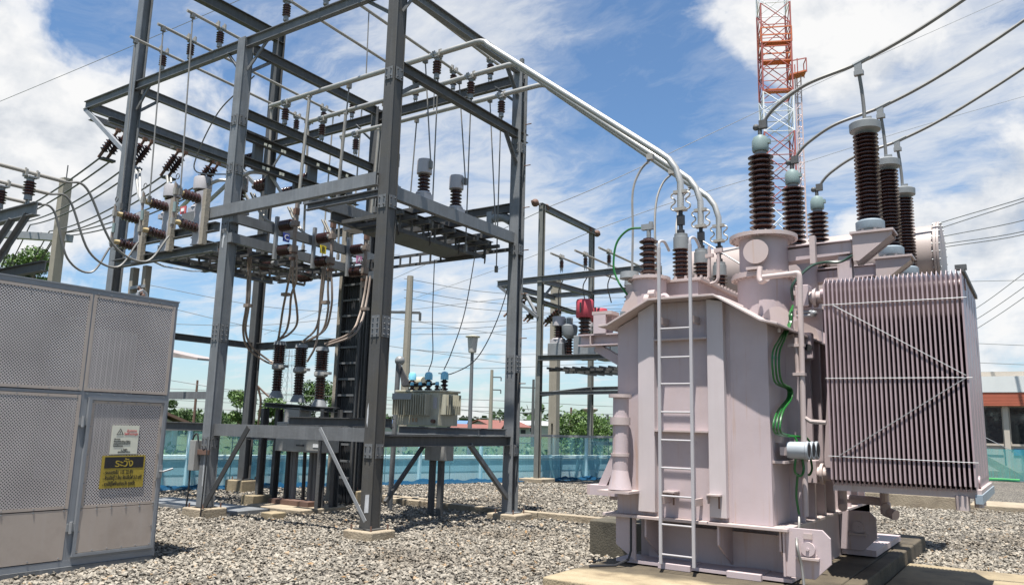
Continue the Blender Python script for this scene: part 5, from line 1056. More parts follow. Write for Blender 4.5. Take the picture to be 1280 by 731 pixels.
# green control cables
for j, nm in enumerate(('left', 'middle', 'right')):
    u = 4.2*j; GX = -2.19
    P_ = [ax(px+u*f, py, GX+.02*j) for px, py, f in ((987, 392, .3), (986, 404, .3), (974, 424, .8), (966, 440, 1), (966, 465, 1), (970, 479, 1), (984, 486, .6), (984, 498, .6), (973, 512, .8), (967, 528, 1), (969, 541, 1))]
    P_ += [ax(984+u*1.5, 545, GX+.04), ax(993+7*j, 546, -2.1), ax(998+8.5*j, 556, -2.06)]
    wire('control_cable', spline([(-2.2, 8.75, 3.0)]+P_, 7), .0105, GREENC, nm+' cable of the green bundle running down the transformer side to the thermometers', 'cable', 'green cables on the transformer')
    if j != 1: wire('control_cable', spline([(-2.09+.02*j, 8.2+j*.16, 1.37), (-2.1, 8.2+j*.17, 1.24), (-2.06, 8.25+j*.17, 1.2), (-2.04, 8.3+j*.17, 1.26), (-2.05, 8.3+j*.17, 1.37)], 6), .0125, GREENC, nm+' green cable loop below the thermometers', 'cable', 'green cables on the transformer')
wire('control_cable', spline([(-2.1, 8.3, 1.22), (-2.12, 8.3, 1.0), (-2.1, 8.3, .82)], 5), .012, GREENC, 'single green cable below the thermometer loops', 'cable'); wire('earth_cable', spline([(-2.1, 8.3, .82), (-2.08, 8.2, .72), (-2.02, 7.86, .6), (-1.98, 7.85, .4), (-1.95, 7.8, .2)], 5), .013, CABLE, 'grey cable hanging over the pink base corner', 'cable')
wire('control_cable', spline([(-2.2, 8.75, 3.05), (-2.18, 8.7, 3.22), (-2.02, 8.8, 3.42), (-1.9, 9.0, 3.5), (-1.75, 9.05, 3.5), (-1.62, 9.05, 3.56)], 6), .016, mat('dark_green_cable', (.02, .05, .035), .4), 'dark green cable arching from the first arm down to the green bundle', 'cable')
wire('neutral_cable', spline([(-3.96, 8.7, 4.08), (-4.15, 8.68, 4.07), (-4.28, 8.62, 3.9), (-4.3, 8.58, 3.6), (-4.22, 8.55, 3.4), (-4.08, 8.5, 3.22)], 7), .014, GREENC, 'green cable looping from the neutral bushing terminal', 'cable')
for z in (2.36, 1.72): tag(MB().cbox((-2.2, 8.0, z), .05, .13, .02).build('cable_clip', GALV), ('upper' if z > 2 else 'lower')+' clip on the green cable bundle', 'clip', 'clips on the green cables')
wire('earth_cable', [(-3.72, TY0-.1, .69), (-3.72, TY0-.1, .36), (-3.73, TY0-.14, .27), (-3.8, TY0-.3, .225), (-4.0, TY0-.5, .22)], .014, BLACK, 'black earth cable hanging by the left end of the pink base', 'cable')

# surge arresters
def make_arrester(label):
    t = thing('surge_arrester', (0, 0, 0), label, 'arrester', 'tall brown surge arresters')
    MB().cyl((0, 0, 0), (0, 0, .03), .12, seg=20).lathe((0, 0, .03), (0, 0, 1), [(.145, 0), (.15, .02), (.15, .09), (.11, .12)], 24).build('base_ring', RINGB, t); b = MB()
    for k in range(6): a = k*math.pi/3; b.cyl((.12*math.cos(a), .12*math.sin(a), -.01), (.12*math.cos(a), .12*math.sin(a), .035), .018, seg=8)
    b.build('feet', WHITEP, t)
    MB().insul((0, 0, .15), (0, 0, 1.15), .082, .135, 22, 22).build('shed_stack', PORC, t)
    MB().lathe((0, 0, 1.14), (0, 0, 1), [(.1, 0), (.12, .03), (.165, .05), (.168, .13), (.14, .15), (.02, .16)], 24).build('cap', CAPB, t)
    MB().cyl((0, 0, 1.29), (0, 0, 1.36), .018, seg=8).cbox((.04, 0, 1.34), .07, .03, .025).build('stud', CAPB, t)
    return t
ar = make_arrester('tall brown surge arrester with a grey ring cap, nearest of the three above the radiators'); ar.location = (-1.45, 9.2, 3.825)
for y, l in ((10.65, 'tall brown surge arrester, middle one of the three above the radiators'), (12.05, 'tall brown surge arrester, farthest and lowest in view of the three above the radiators')): dup(ar, (-1.45, y, 3.825), l)
for k, (y, D0) in enumerate(((9.09, 0), (10.55, 0), (11.96, 0))):
    pts = [(HVX+.04, y, 5.27), (HVX+.1, y, 5.38), (HVX+.25, y, 5.51), (HVX+.58, y, 5.68), (-1.49, y+.06, 5.82), (-.98, y+.06, 6.0), (-.42, y+.06, 6.27), (.35, y+.06, 6.7), (1.6, y+.06, 7.5), (4, y+.06, 9.2)]
    wire('overhead_conductor', spline(pts, 8), .021, CABLE, ('nearest', 'middle', 'farthest')[k]+' heavy conductor rising from the '+('nearest', 'middle', 'farthest')[k]+' pale green bushing cap to the upper right', 'conductor', 'heavy conductors to the right')
    t = thing('dropper_clamp', (-1.48, y+.06, 5.75), ('nearest', 'middle', 'farthest')[k]+' clamp and short dropper between the heavy conductor and its surge arrester', 'conductor', 'arrester droppers')
    MB().tube([(-1.53, y+.06, 5.805), (-1.35, y+.06, 5.87)], .03, 8).cbox((-1.48, y+.06, 5.76), .075, .05, .12).cbox((-1.475, y+.06, 5.7), .1, .06, .05).build('clamp', CAPB, t); MB().tube(spline([(-1.475, y+.07, 5.7), (-1.46, y+.1, 5.5), (-1.45, y+.11, 5.3), (-1.45, y+.11, 5.12)], 5), .02, 8).build('dropper', CABLE, t)
# flexible leads from the long pipes
for k, (pp, c) in enumerate((([(813, 199, 9.47), (800, 214, 9.42), (791, 240, 9.3), (791, 290, 9.15), (796, 352, 9.0)], (-4.25, 9.0, 3.5)), ([(840, 217, 10.42), (828, 230, 10.35), (820, 255, 10.2), (819, 300, 10.0), (822, 345, 9.8)], (-4.2, 9.8, 3.5)), ([(864, 234, 11.38), (853, 247, 11.3), (847, 270, 11.2), (846, 300, 11.0), (848, 340, 10.9)], (-4.3, 10.9, 3.5)))):
    P_ = [ay(*q) for q in pp]; a = P_[0]
    wire('flexible_lead', spline(P_[:-1]+[Vector(c)], 8), .017, CABLE, ('nearest', 'middle', 'farthest')[k]+' grey lead curving down from the long silver pipes', 'cable', 'leads from the silver pipes')
    tag(MB().cbox(a+Vector((0, 0, .03)), .09, .07, .08).build('lead_clamp', ALUD), ('nearest', 'middle', 'farthest')[k]+' clamp of a grey lead on the silver pipes', 'clamp', 'lead clamps')
    t = thing('lead_arrester', (c[0], c[1], 3.3), ('nearest', 'middle', 'farthest')[k]+' small arrester left of the neutral bushing under a grey lead', 'arrester', 'small arresters on the left bracket')
    MB().cyl((c[0], c[1], 3.42), (c[0], c[1], 3.5), .1, .09, 14).build('cap', CAPB, t); MB().insul((c[0], c[1], 3.08), (c[0], c[1], 3.42), .07, .1, 6, 14).build('shed_stack', PORCR, t); MB().box(c[0]-.12, c[0]+.12, c[1]-.1, c[1]+.1, 2.98, 3.08).build('base', CAPB, t)
t = thing('auxiliary_bushing', (-3.0, 10.3, 3.0), 'slim dark bushing between the third low voltage bushing and the big turret', 'bushing'); MB().insul((-3.0, 10.6, 3.05), (-3.0, 10.6, 3.5), .05, .1, 8, 16).build('shed_stack', PORC, t); MB().cyl((-3.0, 10.6, 3.5), (-3.0, 10.6, 3.66), .03, seg=8).cbox((-3.06, 10.6, 3.62), .16, .05, .05).build('terminal', CAPB, t); MB().cyl((-3.0, 10.6, 2.9), (-3.0, 10.6, 3.05), .09, seg=14).build('foot', PINKD, t)

# ------------------------------------------------------------------ fence, net and the low wall behind it
FA = Vector((-20.3, 1.2, 0)); FB = Vector((-11.6, 25.3, 0)); FD = (FB-FA).normalized(); FN = Vector((-FD.y, FD.x, 0))      # FN points out of the yard
FL = (FB-FA).length
def fp(s, out=0.0, z=0.0): return FA+FD*s+FN*out+Vector((0, 0, z))
wl = thing('low_wall', tuple(fp(FL/2, .45)), 'long low white washed wall behind the blue net', 'wall')
MB().prism([fp(0, .4, -.2), fp(0, .62, -.2), fp(0, .62, .66), fp(0, .4, .66)], FD*FL).build('wall_body', mat('dirty_white_wash', (.50, .53, .54), .85, 0, .1, 1.5, dirt=.25, dcol=(.35, .36, .33), ds=1.2), wl)
MB().prism([fp(0, .36, .662), fp(0, .66, .662), fp(0, .66, .76), fp(0, .36, .76)], FD*FL).build('coping', mat('pale_coping', (.62, .62, .58), .85, 0, .06, 3), wl)
MB().prism([fp(0, .392, .3), fp(0, .4, .3), fp(0, .4, .6), fp(0, .392, .6)], FD*FL).build('painted_band', mat('pale_blue_wall_paint', (.27, .40, .45), .8, 0, .1, 1.5, dirt=.25, dcol=(.2, .3, .34), ds=1.5), wl)
fe = thing('yard_fence', tuple(fp(FL/2)), 'fence of pale posts and a grey top rail that carries the blue net', 'fence')
n = 13
for k in range(n):
    s = .4+k*(FL-.8)/(n-1); MB().bar(fp(s, .06, -.1), fp(s, .06, 1.34), .08, .08, (0, 1, 0)).build('post', WHITEST, fe)
    if k < n-1: MB().cyl(fp(s+1.0, .06, 0), fp(s+1.0, .06, 1.32), .012, seg=6).build('picket', WIRE, fe)
MB().bar(fp(0, .06, 1.375), fp(FL, .06, 1.375), .09, .07).build('top_rail', GALV, fe); MB().bar(fp(0, .06, .72), fp(FL, .06, .72), .03, .03).build('mid_rail', WHITEST, fe)
def netmat(name, a_, col):
    m = bpy.data.materials.new(name); m.use_nodes = True; t = m.node_tree; t.nodes.clear(); n = NT(t)
    tc = n.n('ShaderNodeTexCoord').outputs['Object']
    w = n.n('ShaderNodeTexNoise', i_Vector=n.n('ShaderNodeMapping', i_Vector=tc, i_Scale=(2.5, 2.5, .5)).outputs[0], i_Scale=1.0, i_Detail=4.0).outputs['Fac']
    f = n.n('ShaderNodeTexNoise', i_Vector=n.n('ShaderNodeMapping', i_Vector=tc, i_Scale=(9, 9, .6)).outputs[0], i_Scale=1.5, i_Detail=4.0).outputs['Fac']
    al = n.m('ADD', n.m('MULTIPLY', n.m('SUBTRACT', w, .5), .5), n.m('ADD', a_, n.m('MULTIPLY', n.m('SUBTRACT', f, .5), .35)), clamp=True)
    d1 = n.n('ShaderNodeBsdfDiffuse', i_Color=(*col, 1)); d2 = n.n('ShaderNodeBsdfTranslucent', i_Color=(*col, 1)); dm = n.n('ShaderNodeMixShader', i_0=.5, i_1=d1.outputs[0], i_2=d2.outputs[0])
    tr_ = n.n('ShaderNodeBsdfTransparent', i_Color=(.82, .97, 1, 1)); mx = n.n('ShaderNodeMixShader', i_0=al, i_1=tr_.outputs[0], i_2=dm.outputs[0]); n.n('ShaderNodeOutputMaterial', i_Surface=mx.outputs[0]); return m
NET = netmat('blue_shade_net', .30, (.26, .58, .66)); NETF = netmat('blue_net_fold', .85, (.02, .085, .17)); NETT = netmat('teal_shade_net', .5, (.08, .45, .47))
def net(name, P, L, h, m, label, amp=.02, foot=0.0):
    b = MB(); nx = int(L*5); nz = 8
    for i in range(nx+1):
        for j in range(nz+1):
            s = L*i/nx; z = h*j/nz; w = amp*math.sin(s*2.7+.4*math.sin(s*.9))+amp*.6*math.sin(s*6.1+z*2)
            b.v.append(tuple(P(s, w-(foot*(1-z/h)**4), z)))
    for i in range(nx):
        for j in range(nz): a = i*(nz+1)+j; b.f.append((a, a+nz+1, a+nz+2, a+1))
    return tag(b.build(name, m, sharp=180), label, 'net', 'shade nets')
net('shade_net', fp, FL, 1.33, NET, 'long translucent blue shade net hung along the yard fence behind the gantry', .03, .05)
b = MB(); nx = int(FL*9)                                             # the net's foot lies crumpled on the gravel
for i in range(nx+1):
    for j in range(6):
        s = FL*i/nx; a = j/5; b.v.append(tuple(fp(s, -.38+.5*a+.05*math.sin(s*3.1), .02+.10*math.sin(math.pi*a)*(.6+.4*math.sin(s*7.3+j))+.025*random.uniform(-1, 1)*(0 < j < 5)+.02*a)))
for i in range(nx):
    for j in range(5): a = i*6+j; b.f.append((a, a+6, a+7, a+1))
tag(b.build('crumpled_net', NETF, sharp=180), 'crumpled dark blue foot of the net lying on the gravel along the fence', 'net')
t = thing('street_lamp', (-14.78, 19.6, 0), 'street lamp with a grey drum shade between the nearest and the right rear post', 'lamp')
MB().box(-15.02, -14.5, 19.4, 19.9, -.1, .34).build('footing', CONC, t, bev=.02); MB().cyl((-14.76, 19.65, .34), (-14.76, 19.65, 3.9), .075, .05, 12).build('pole', STEEL, t)
MB().lathe((-14.76, 19.65, 3.88), (0, 0, 1), [(.10, 0), (.125, .02), (.165, .46), (.165, .48)], 20).build('shade', mat('lamp_shade_grey', (.42, .40, .37), .5), t); MB().lathe((-14.76, 19.65, 4.4), (0, 0, 1), [(.23, -.03), (.23, 0), (.1, .03), (.01, .04)], 20).build('lid', OLIVE, t)

# ------------------------------------------------------------------ second bay behind
REARST = mat('olive_grey_steel', (.15, .15, .135), .6, .1, .12, 5, dirt=.25, dcol=(.1, .09, .07))
G = thing('steel_gantry', (-12.9, 22.4, 0), 'farther steel gantry bay half hidden by the pink transformer', 'gantry')
g1, g2, g3, g4 = (-12.87, 20.6), (-13.0, 24.2), (-8.9, 20.6), (-8.9, 24.2)
for k, (x, y) in enumerate((g1, g2, g3, g4)): MB().ibeam((x, y, .1), (x, y, 8.65 if k < 2 else 6.3), .16, .16, up=(0, 1, 0)).build('post', REARST, G)
def gb(p0, p1, d=.17, w=.12, m=STEEL): MB().ibeam(p0, p1, d, w).build('beam', m, G)
gb((-12.87, 20.5, 8.6), (-12.95, 24.3, 8.6), .2, .14); gb((-14.5, 20.55, 6.2), (-8.8, 20.55, 6.25), .19); gb((-14.6, 24.2, 6.38), (-8.8, 24.2, 6.38), .17); gb((-14.45, 20.6, 6.2), (-14.5, 24.2, 6.3), .17)
gb((-12.87, 20.7, 6.2), (-12.95, 24.1, 6.3)); gb((-12.87, 20.55, 3.74), (-8.8, 20.55, 3.70), .15, .3); gb((-12.87, 20.6, 2.66), (-8.8, 20.6, 2.7), .1); gb((-12.9, 20.7, 2.62), (-12.95, 24.1, 3.0), .12); gb((-12.95, 24.2, 3.0), (-8.8, 24.2, 3.05), .12); gb((-13.0, 24.2, 1.15), (-8.8, 24.2, 1.2), .12)
gb((-14.4, 21.2, 6.0), (-14.4, 25.4, 5.9), .12); gb((-14.15, 21.2, 5.95), (-14.15, 25.4, 5.85), .12)
MB().angle((-14.4, 20.5, 6.1), (-12.9, 20.5, 5.0), .09).angle((-14.0, 21.5, 5.9), (-12.9, 20.6, 4.9), .08).angle((-12.87, 20.7, 5.6), (-12.87, 21.3, 6.1), .06).build('brace', STEEL, G)
for s in (0, .25): MB().box(-12.7, -9.0, 20.9+s*4, 20.94+s*4, 3.35, 3.42).build('tray_rail', STEELD, G)
for k in range(12): MB().box(-12.6+k*.3, -12.55+k*.3, 20.6, 23.8, 3.4, 3.46).build('tray_rung', STEELD, G)
for p, w in ((g1, .8), (g2, .9)): tag(MB().box(p[0]-w/2, p[0]+w/2, p[1]-.4, p[1]+.4, -.1, .12 if p is g1 else .2).build('concrete_footing', CONC if p is g1 else CONCD, bev=.02), 'concrete footing of the '+('nearer' if p is g1 else 'farther')+' left post of the rear gantry bay', 'footing')
for k, x in enumerate((-12.09, -11.25, -10.45)):
    o = dup(PI0[0], (x, 20.55, 6.36), n3[k]+' from left of the small post insulators on the rear gantry bay')
    tag(MB().tube([(x, 19.9, 6.85), (x, 24.5, 6.8)], .035, 8).build('busbar_tube', ALUD), n3[k]+' from left of the thin tubes on the rear gantry bay', 'busbar', 'tubes of the rear bay')
    for j in (0, 1): string((-14.2, 21.6+k*1.2+.22*j, 5.85), (-14.62, 21.25+k*1.2+.22*j, 5.3), ('left' if j == 0 else 'right')+' string of the '+n3[k]+' strain pair on the rear bay')
for k, (x, y) in enumerate(((-12.42, 21.0), (-12.2, 22.4))):
    o = dup(c0, (x, y, 4.22), ('nearer', 'farther')[k]+' grey headed transformer on the rear bay platform left of the red ones'); o.scale = (1.15, 1.15, 1.15); tag(MB().box(x-.26, x+.26, y-.24, y+.24, 3.82, 4.22).build('equipment_box', CAPB, bev=.02), 'blue grey box under the '+('nearer', 'farther')[k]+' rear grey head', 'box')
for k, (x, y) in enumerate(((-11.45, 20.9), (ay(749, 390, 21.9).x, 21.9), (ay(760, 395, 22.9).x, 22.9))):
    t = thing('recloser_pole', (x, y, 3.8), ('nearest', 'middle', 'farthest')[k]+' bright red capped insulator on the rear bay left of the pink transformer', 'insulator', 'red capped insulators of the rear bay')
    MB().box(x-.25, x+.25, y-.25, y+.25, 3.82, 4.4).build('tank', CAPB, t, bev=.02); MB().insul((x, y, 4.4), (x, y, 4.98), .13, .2, 5, 16).build('shed_stack', PORC, t); cpp = MB().lathe((x, y, 4.96), (0, 0, 1), [(.25, 0), (.27, .03), (.27, (.5, .36, .36)[k]), (.24, (.56, .42, .42)[k]), (.02, (.58, .44, .44)[k])], 18).build('red_cap', REDP, t); MB().box(x-.03, x+.03, y-.275, y-.265, 5.1, 5.4).build('slot', DARK, cpp)
t = thing('instrument_transformer', (-12.03, 21.0, 3.8), 'grey bell shaped instrument transformer between the rear grey head and the red cap', 'transformer'); MB().insul((-12.03, 21, 3.82), (-12.03, 21, 4.35), .07, .13, 6, 14).build('insulator', PORC, t); MB().lathe((-12.03, 21, 4.35), (0, 0, 1), [(.1, 0), (.22, .1), (.25, .25), (.25, .4), (.16, .45)], 18).cyl((-12.03, 21, 4.8), (-12.03, 21, 5.0), .1, seg=10).build('head', CAPB, t)
for k, (a, c) in enumerate((((-12.1, 20.7, 6.2), (-12.42, 21, 5.15)), ((-11.25, 20.7, 6.2), (-11.45, 20.9, 5.5)), ((-10.45, 20.7, 6.2), (-10.9, 21.6, 5.5)))):
    wire('jumper_wire', spline([a, Vector(a).lerp(Vector(c), .4)+Vector((-.12, 0, 0)), c], 6), .018, WIRE, ('first', 'second', 'third')[k]+' dark jumper on the rear bay', 'cable', 'jumpers of the rear bay')
t = thing('concrete_pole', (-17.5, 24.2, 0), 'split pale concrete pole standing behind the rear gantry bay', 'pole'); q = ad(692, 548, 30); q.z = 0
for dx in (-.11, .11): MB().bar(q+Vector((dx, 0, 0)), q+Vector((dx*.9, 0, 3.9)), .13, .28, (0, 1, 0)).build('leg', CONCP, t)
MB().bar(q+Vector((0, 0, 1.8)), q+Vector((.0, 0, 7.6)), .34, .26, (0, 1, 0)).build('shaft', CONCP, t)

# ------------------------------------------------------------------ poles, houses and trees beyond
def pole(px, pyt, pyb, D, w, label, arms=(), m=CONCP):
    top = ad(px, pyt, D); bot = Vector((top.x, top.y, -.1)); t = thing('utility_pole', tuple(bot), label, 'pole', 'utility poles beyond the yard')
    MB().cyl(bot, top, w*.6, w*.4, 8).build('shaft', m, t)
    for (dz, a0, a1) in arms:
        rt = Vector((CAM_AXES[0][0], CAM_AXES[1][0], 0)).normalized(); q = top-Vector((0, 0, dz)); MB().bar(q+rt*a0, q+rt*a1, .1, .1).build('crossarm', WIRE, t)
        for e in (a0, a1):
            if abs(e) > .3: MB().cyl(q+rt*e, q+rt*e+Vector((0, 0, -.35)), .06, seg=6).build('insulator', WIRE, t)
    return t
pole(513, 345, 480, 34, .34, 'tall brown concrete pole with a slanted crossarm right of the nearest post', ((1.6, -1.3, .5),))
pole(615, 462, 530, 75, .36, 'distant pole with three short right hand arms right of the street lamp', ((.7, 0, .9), (1.9, 0, .9), (4.6, 0, .9)))
pole(667, 474, 530, 75, .3, 'distant pole with left hand arms between the right rear post and the rear bay', ((.8, -1.6, .4), (3.2, -1.7, .3), (6.0, -1.5, .2)), WIRE)
pole(714, 509, 545, 90, .3, 'distant pole with two short crossarms behind the bush', ((1.2, -1.0, 1.0), (2.4, -1.2, 1.2)), RUST)
pole(760, 518, 545, 90, .25, 'distant dark pole with crossarms near the left edge of the pink tank', ((1.2, -1.2, 1.0),), WIRE)
pole(247, 475, 525, 75, .25, 'distant pole seen between the cabinet and the front middle post', ((1.5, -1.4, 1.4),), RUST)
def streetl(px, pyt, D, label):
    top = ad(px, pyt, D); t = thing('street_lamp', (top.x, top.y, 0), label, 'lamp'); MB().cyl((top.x, top.y, 0), top, .08, seg=8).build('pole', CAPB, t); MB().lathe(top-Vector((0, 0, .3)), (0, 0, 1), [(.1, 0), (.45, .2), (.5, .3), (.1, .4)], 12).build('shade', CREAM, t)
streetl(738, 511, 50, 'small distant street lamp right of the bush by the rear bay')
streetl(352, 468, 45, 'distant pale lamp seen between the breaker bushings') if False else None
ROOFT = mat('terracotta_roof', (.17, .065, .05), .8, 0, .15, 2); ROOFB = mat('blue_metal_roof', (.09, .17, .32), .5, 0, .1, 1); ROOFW = mat('white_metal_roof', (.42, .42, .41), .5, 0, .06, 1); WALLC = mat('pale_house_wall', (.34, .34, .29), .85, 0, .1, .6)
def house(px, py, D, w, d, wh, rh, roof, label, ry=.5, wall=None):
    c = ad(px, py, D); c.z = 0; t = thing('house', tuple(c), label, 'house')
    rt = Vector((CAM_AXES[0][0], CAM_AXES[1][0], 0)).normalized(); a = Matrix.Rotation(ry, 3, 'Z') @ rt; p = Vector((-a.y, a.x, 0))
    q = lambda u, v, z: c+a*u+p*v+Vector((0, 0, z))
    MB().prism([q(-w/2, -d/2, -.2), q(w/2, -d/2, -.2), q(w/2, d/2, -.2), q(-w/2, d/2, -.2)], (0, 0, wh+.2)).build('wall', wall or WALLC, t)
    o = .5; r = MB()
    r.prism([q(-w/2-o, -d/2-o, wh), q(-w/2-o, 0, wh+rh), q(-w/2-o, 0, wh+rh+.15), q(-w/2-o, -d/2-o, wh+.15)], a*(w+2*o)); r.prism([q(-w/2-o, 0, wh+rh), q(-w/2-o, d/2+o, wh), q(-w/2-o, d/2+o, wh+.15), q(-w/2-o, 0, wh+rh+.15)], a*(w+2*o)); r.build('roof', roof, t)
    MB().prism([q(-w/2, -d/2, wh), q(-w/2, d/2, wh), q(-w/2, 0, wh+rh-.02)], a*w).build('gable', wall or WALLC, t)
    for k in range(3): u = -w/2+w*(k+.5)/3; MB().prism([q(u-.6, -d/2-.03, wh*.35), q(u+.6, -d/2-.03, wh*.35), q(u+.6, -d/2-.03, wh*.8), q(u-.6, -d/2-.03, wh*.8)], p*.06).build('window', DARK, t)
house(693, 536, 190, 17, 9, 2.2, 1.0, ROOFW, 'low house with a long white roof behind the bush and rear bay', .05)
house(622, 540, 150, 9, 8, 1.6, 1.2, ROOFT, 'house with a terracotta roof left of the right rear post', .7); house(598, 541, 140, 8, 7, 1.2, .7, ROOFT, 'small house with a reddish lean roof right of the street lamp', -.1); house(530, 539, 170, 18, 9, 1.8, .9, ROOFB, 'long shed with a blue roof behind the small transformer', .0)
house(176, 520, 42, 3.4, 3, 1.3, .8, RUST, 'brown roofed hut peeping out beside the cabinet edge', -.9)
LEAFS = [mat('leaf_bright', (.085, .15, .025), .6, 0, .2, 1.2), mat('leaf_mid', (.055, .105, .02), .6, 0, .2, 1.2), mat('leaf_dark', (.035, .07, .016), .6, 0, .2, 1.2)]
BARK = mat('bark', (.12, .09, .06), .9, 0, .2, 4)
def tree(c, h, r, label, mi=0, nl=3000, ls=.16, trunkh=.4, grp=None, name='leafy_tree'):
    c = Vector(c); t = thing(name, tuple(c), label, 'tree', grp)
    rng = np.random.default_rng(int(abs(c.x*71+c.y*13+h*7)) % 99991)
    tb = MB().cyl(c, c+Vector((.1*h*.2, 0, h*trunkh)), .05*h*.5+.03, .03*h*.5+.02, 8)
    nb = 9; cl = []
    for i in range(nb):
        a = 2*math.pi*i/nb+rng.uniform(-.3, .3); rr = r*rng.uniform(.25, .72); zz = h*rng.uniform(trunkh*.9, .88)
        e = c+Vector((rr*math.cos(a), rr*math.sin(a), zz)); tb.tube(spline([c+Vector((0, 0, h*trunkh*.8)), c.lerp(e, .5)+Vector((0, 0, h*.12)), e], 4), .02*h*.5, 5); cl.append((e, r*rng.uniform(.28, .5)))
    cl.append((c+Vector((0, 0, h*.86)), r*.42)); tb.build('trunk', BARK, t)
    nl = int(nl*2.2); ls *= .68; per = nl//len(cl)
    for mk in range(2):
        V = []; F = []
        for e, cr in cl:
            dd = rng.normal(size=(per//2, 3)); dd /= np.linalg.norm(dd, axis=1)[:, None]; P = dd*(cr*rng.uniform(.35, 1.12, per//2)**.6)[:, None]*np.array([1, 1, .8])+np.array(e)
            A = rng.normal(size=(per//2, 3)); A /= np.linalg.norm(A, axis=1)[:, None]; B = np.cross(A, rng.normal(size=(per//2, 3))); B /= np.linalg.norm(B, axis=1)[:, None]; sz = ls*rng.uniform(.6, 1.3, per//2)[:, None]
            o = len(V); Q = np.stack([P-A*sz, P-B*sz*.45, P+A*sz, P+B*sz*.45], 1).reshape(-1, 3); V += Q.tolist(); F += [(o+4*i, o+4*i+1, o+4*i+2, o+4*i+3) for i in range(per//2)]
        b = MB(); b.v = V; b.f = F; b.build('crown', LEAFS[min(2, mi+mk)], t, sharp=180)
    return t
def gp_(px, D): q = ad(px, 540, D); return (q.x, q.y, 0)
tree(gp_(729, 58), 2.7, 2.2, 'round green bush behind the blue net by the rear bay', 0, 3600, .14, .15)
tree(gp_(705, 62), 2.2, 1.1, 'small green bush left of the split concrete pole foot', 1, 1600, .13, .15); tree(gp_(748, 70), 2.4, 1.2, 'dull green bush just left of the pink tank edge', 1, 1600, .14, .15)
tree(gp_(300, 62), 4.1, 1.6, 'tall bright green shrub between the front middle post and the left rear post', 0, 2600, .16, .15); tree(gp_(340, 58), 3.3, 2.0, 'wide bright green shrub right of the left rear post', 0, 3400, .16, .12)
tree(gp_(385, 64), 4.9, 2.4, 'dark green tree behind the circuit breaker bushings', 1, 3600, .18, .2); tree(gp_(425, 60), 4.4, 1.7, 'green tree behind the cable ladder', 1, 2600, .17, .2)
tree(gp_(212, 52), 3.0, .8, 'slim green shrub beside the upper cabinet edge', 1, 1400, .13, .2); tree(gp_(265, 75), 2.6, 1.8, 'low green shrub seen between the cabinet and the front middle post', 1, 1800, .16, .12); tree(gp_(232, 80), 2.4, 1.6, 'low green shrub behind the cabinet edge', 1, 1600, .16, .12)
q = ad(47, 330, 46); tree((q.x, q.y, 0), q.z*1.16, 1.9, 'bright green tree top showing above the cabinet beside the concrete pole', 0, 3600, .16, .6)
b = MB(); rng = np.random.default_rng(3)                            # the far tree line, one mass
for i in range(5200):
    a = rng.uniform(-1.35, .35); R_ = rng.uniform(260, 420); hh = rng.uniform(.0, 1)**1.4*(5+3*math.sin(a*9)+2*math.sin(a*31)); s = rng.uniform(.7, 1.7); P = Vector((R_*math.sin(a), R_*math.cos(a), hh)); u = Vector(rng.normal(size=3)).normalized()*s; v = u.cross(Vector(rng.normal(size=3))).normalized()*s
    b.add([P-u, P-v, P+u, P+v], [(0, 1, 2, 3)])
o = b.build('far_tree_line', LEAFS[2], sharp=180); o['kind'] = 'stuff'
b = MB()                                                            # rough growth just beyond the wall
for i in range(9000):
    s = rng.uniform(0, FL+8); of = .9+rng.uniform(0, 1)**2*9; P = fp(s, of, rng.uniform(0, .75+.35*math.sin(s*1.3)+.2*math.sin(s*3.7))*(.5+.06*of)); u = Vector(rng.normal(size=3)).normalized()*rng.uniform(.05, .14); v = u.cross(Vector(rng.normal(size=3))).normalized()*.06
    b.add([P-u, P-v, P+u, P+v], [(0, 1, 2, 3)])
o = b.build('roadside_growth', LEAFS[1], sharp=180); o['kind'] = 'stuff'
t = thing('bare_branch', gp_(325, 40), 'bare reddish branch curling out left of the breaker crossbeam', 'branch'); MB().tube(spline([ad(322, 482, 40), ad(330, 490, 40), ad(338, 496, 40), ad(350, 494, 40)], 5), .05, 6).tube(spline([ad(322, 482, 40), ad(326, 500, 40), ad(324, 520, 40), ad(322, 540, 40)], 5), .06, 6).build('branch', RUST, t)

c0_ = ad(214, 440, 25); c1_ = ad(247, 447, 25)
t = thing('canopy', (c0_.x, c0_.y, 0), 'pale canopy roof edge sticking out behind the cabinet, right of its upper corner', 'canopy'); o_ = Vector((0, 0, .28))
MB().prism([c0_-Vector((1.6, .5, 0)), c1_-Vector((0, 0, .07)), c1_, c0_+Vector((-1.6, -.5, .3)), ], (-.6, 1.4, .05)).build('roof', CREAM, t); MB().cyl((c0_.x-.6, c0_.y+.4, 0), (c0_.x-.6, c0_.y+.4, c0_.z), .06, seg=8).build('post', GALV, t)
pt = ad(362, 437, 160); pb = Vector((pt.x, pt.y, 0)); t = thing('lattice_pylon', tuple(pb), 'faint far lattice pylon seen between the breaker bushings', 'pylon'); b = MB()
for i in range(9):
    za, zb = pt.z*i/9, pt.z*(i+1)/9; wa, wb = 1.1-.75*i/9, 1.1-.75*(i+1)/9
    for sx, sy in ((-1, -1), (1, -1), (1, 1), (-1, 1)):
        b.cyl(pb+Vector((sx*wa, sy*wa, za)), pb+Vector((sx*wb, sy*wb, zb)), .05, seg=4).cyl(pb+Vector((sx*wa, sy*wa, za)), pb+Vector((-sy*wb, sx*wb, zb)), .03, seg=4)
for z in (.8, .92): b.bar(pb+Vector((-2, 0, pt.z*z)), pb+Vector((2, 0, pt.z*z)), .1, .1)
b.build('lattice', CAPB, t)
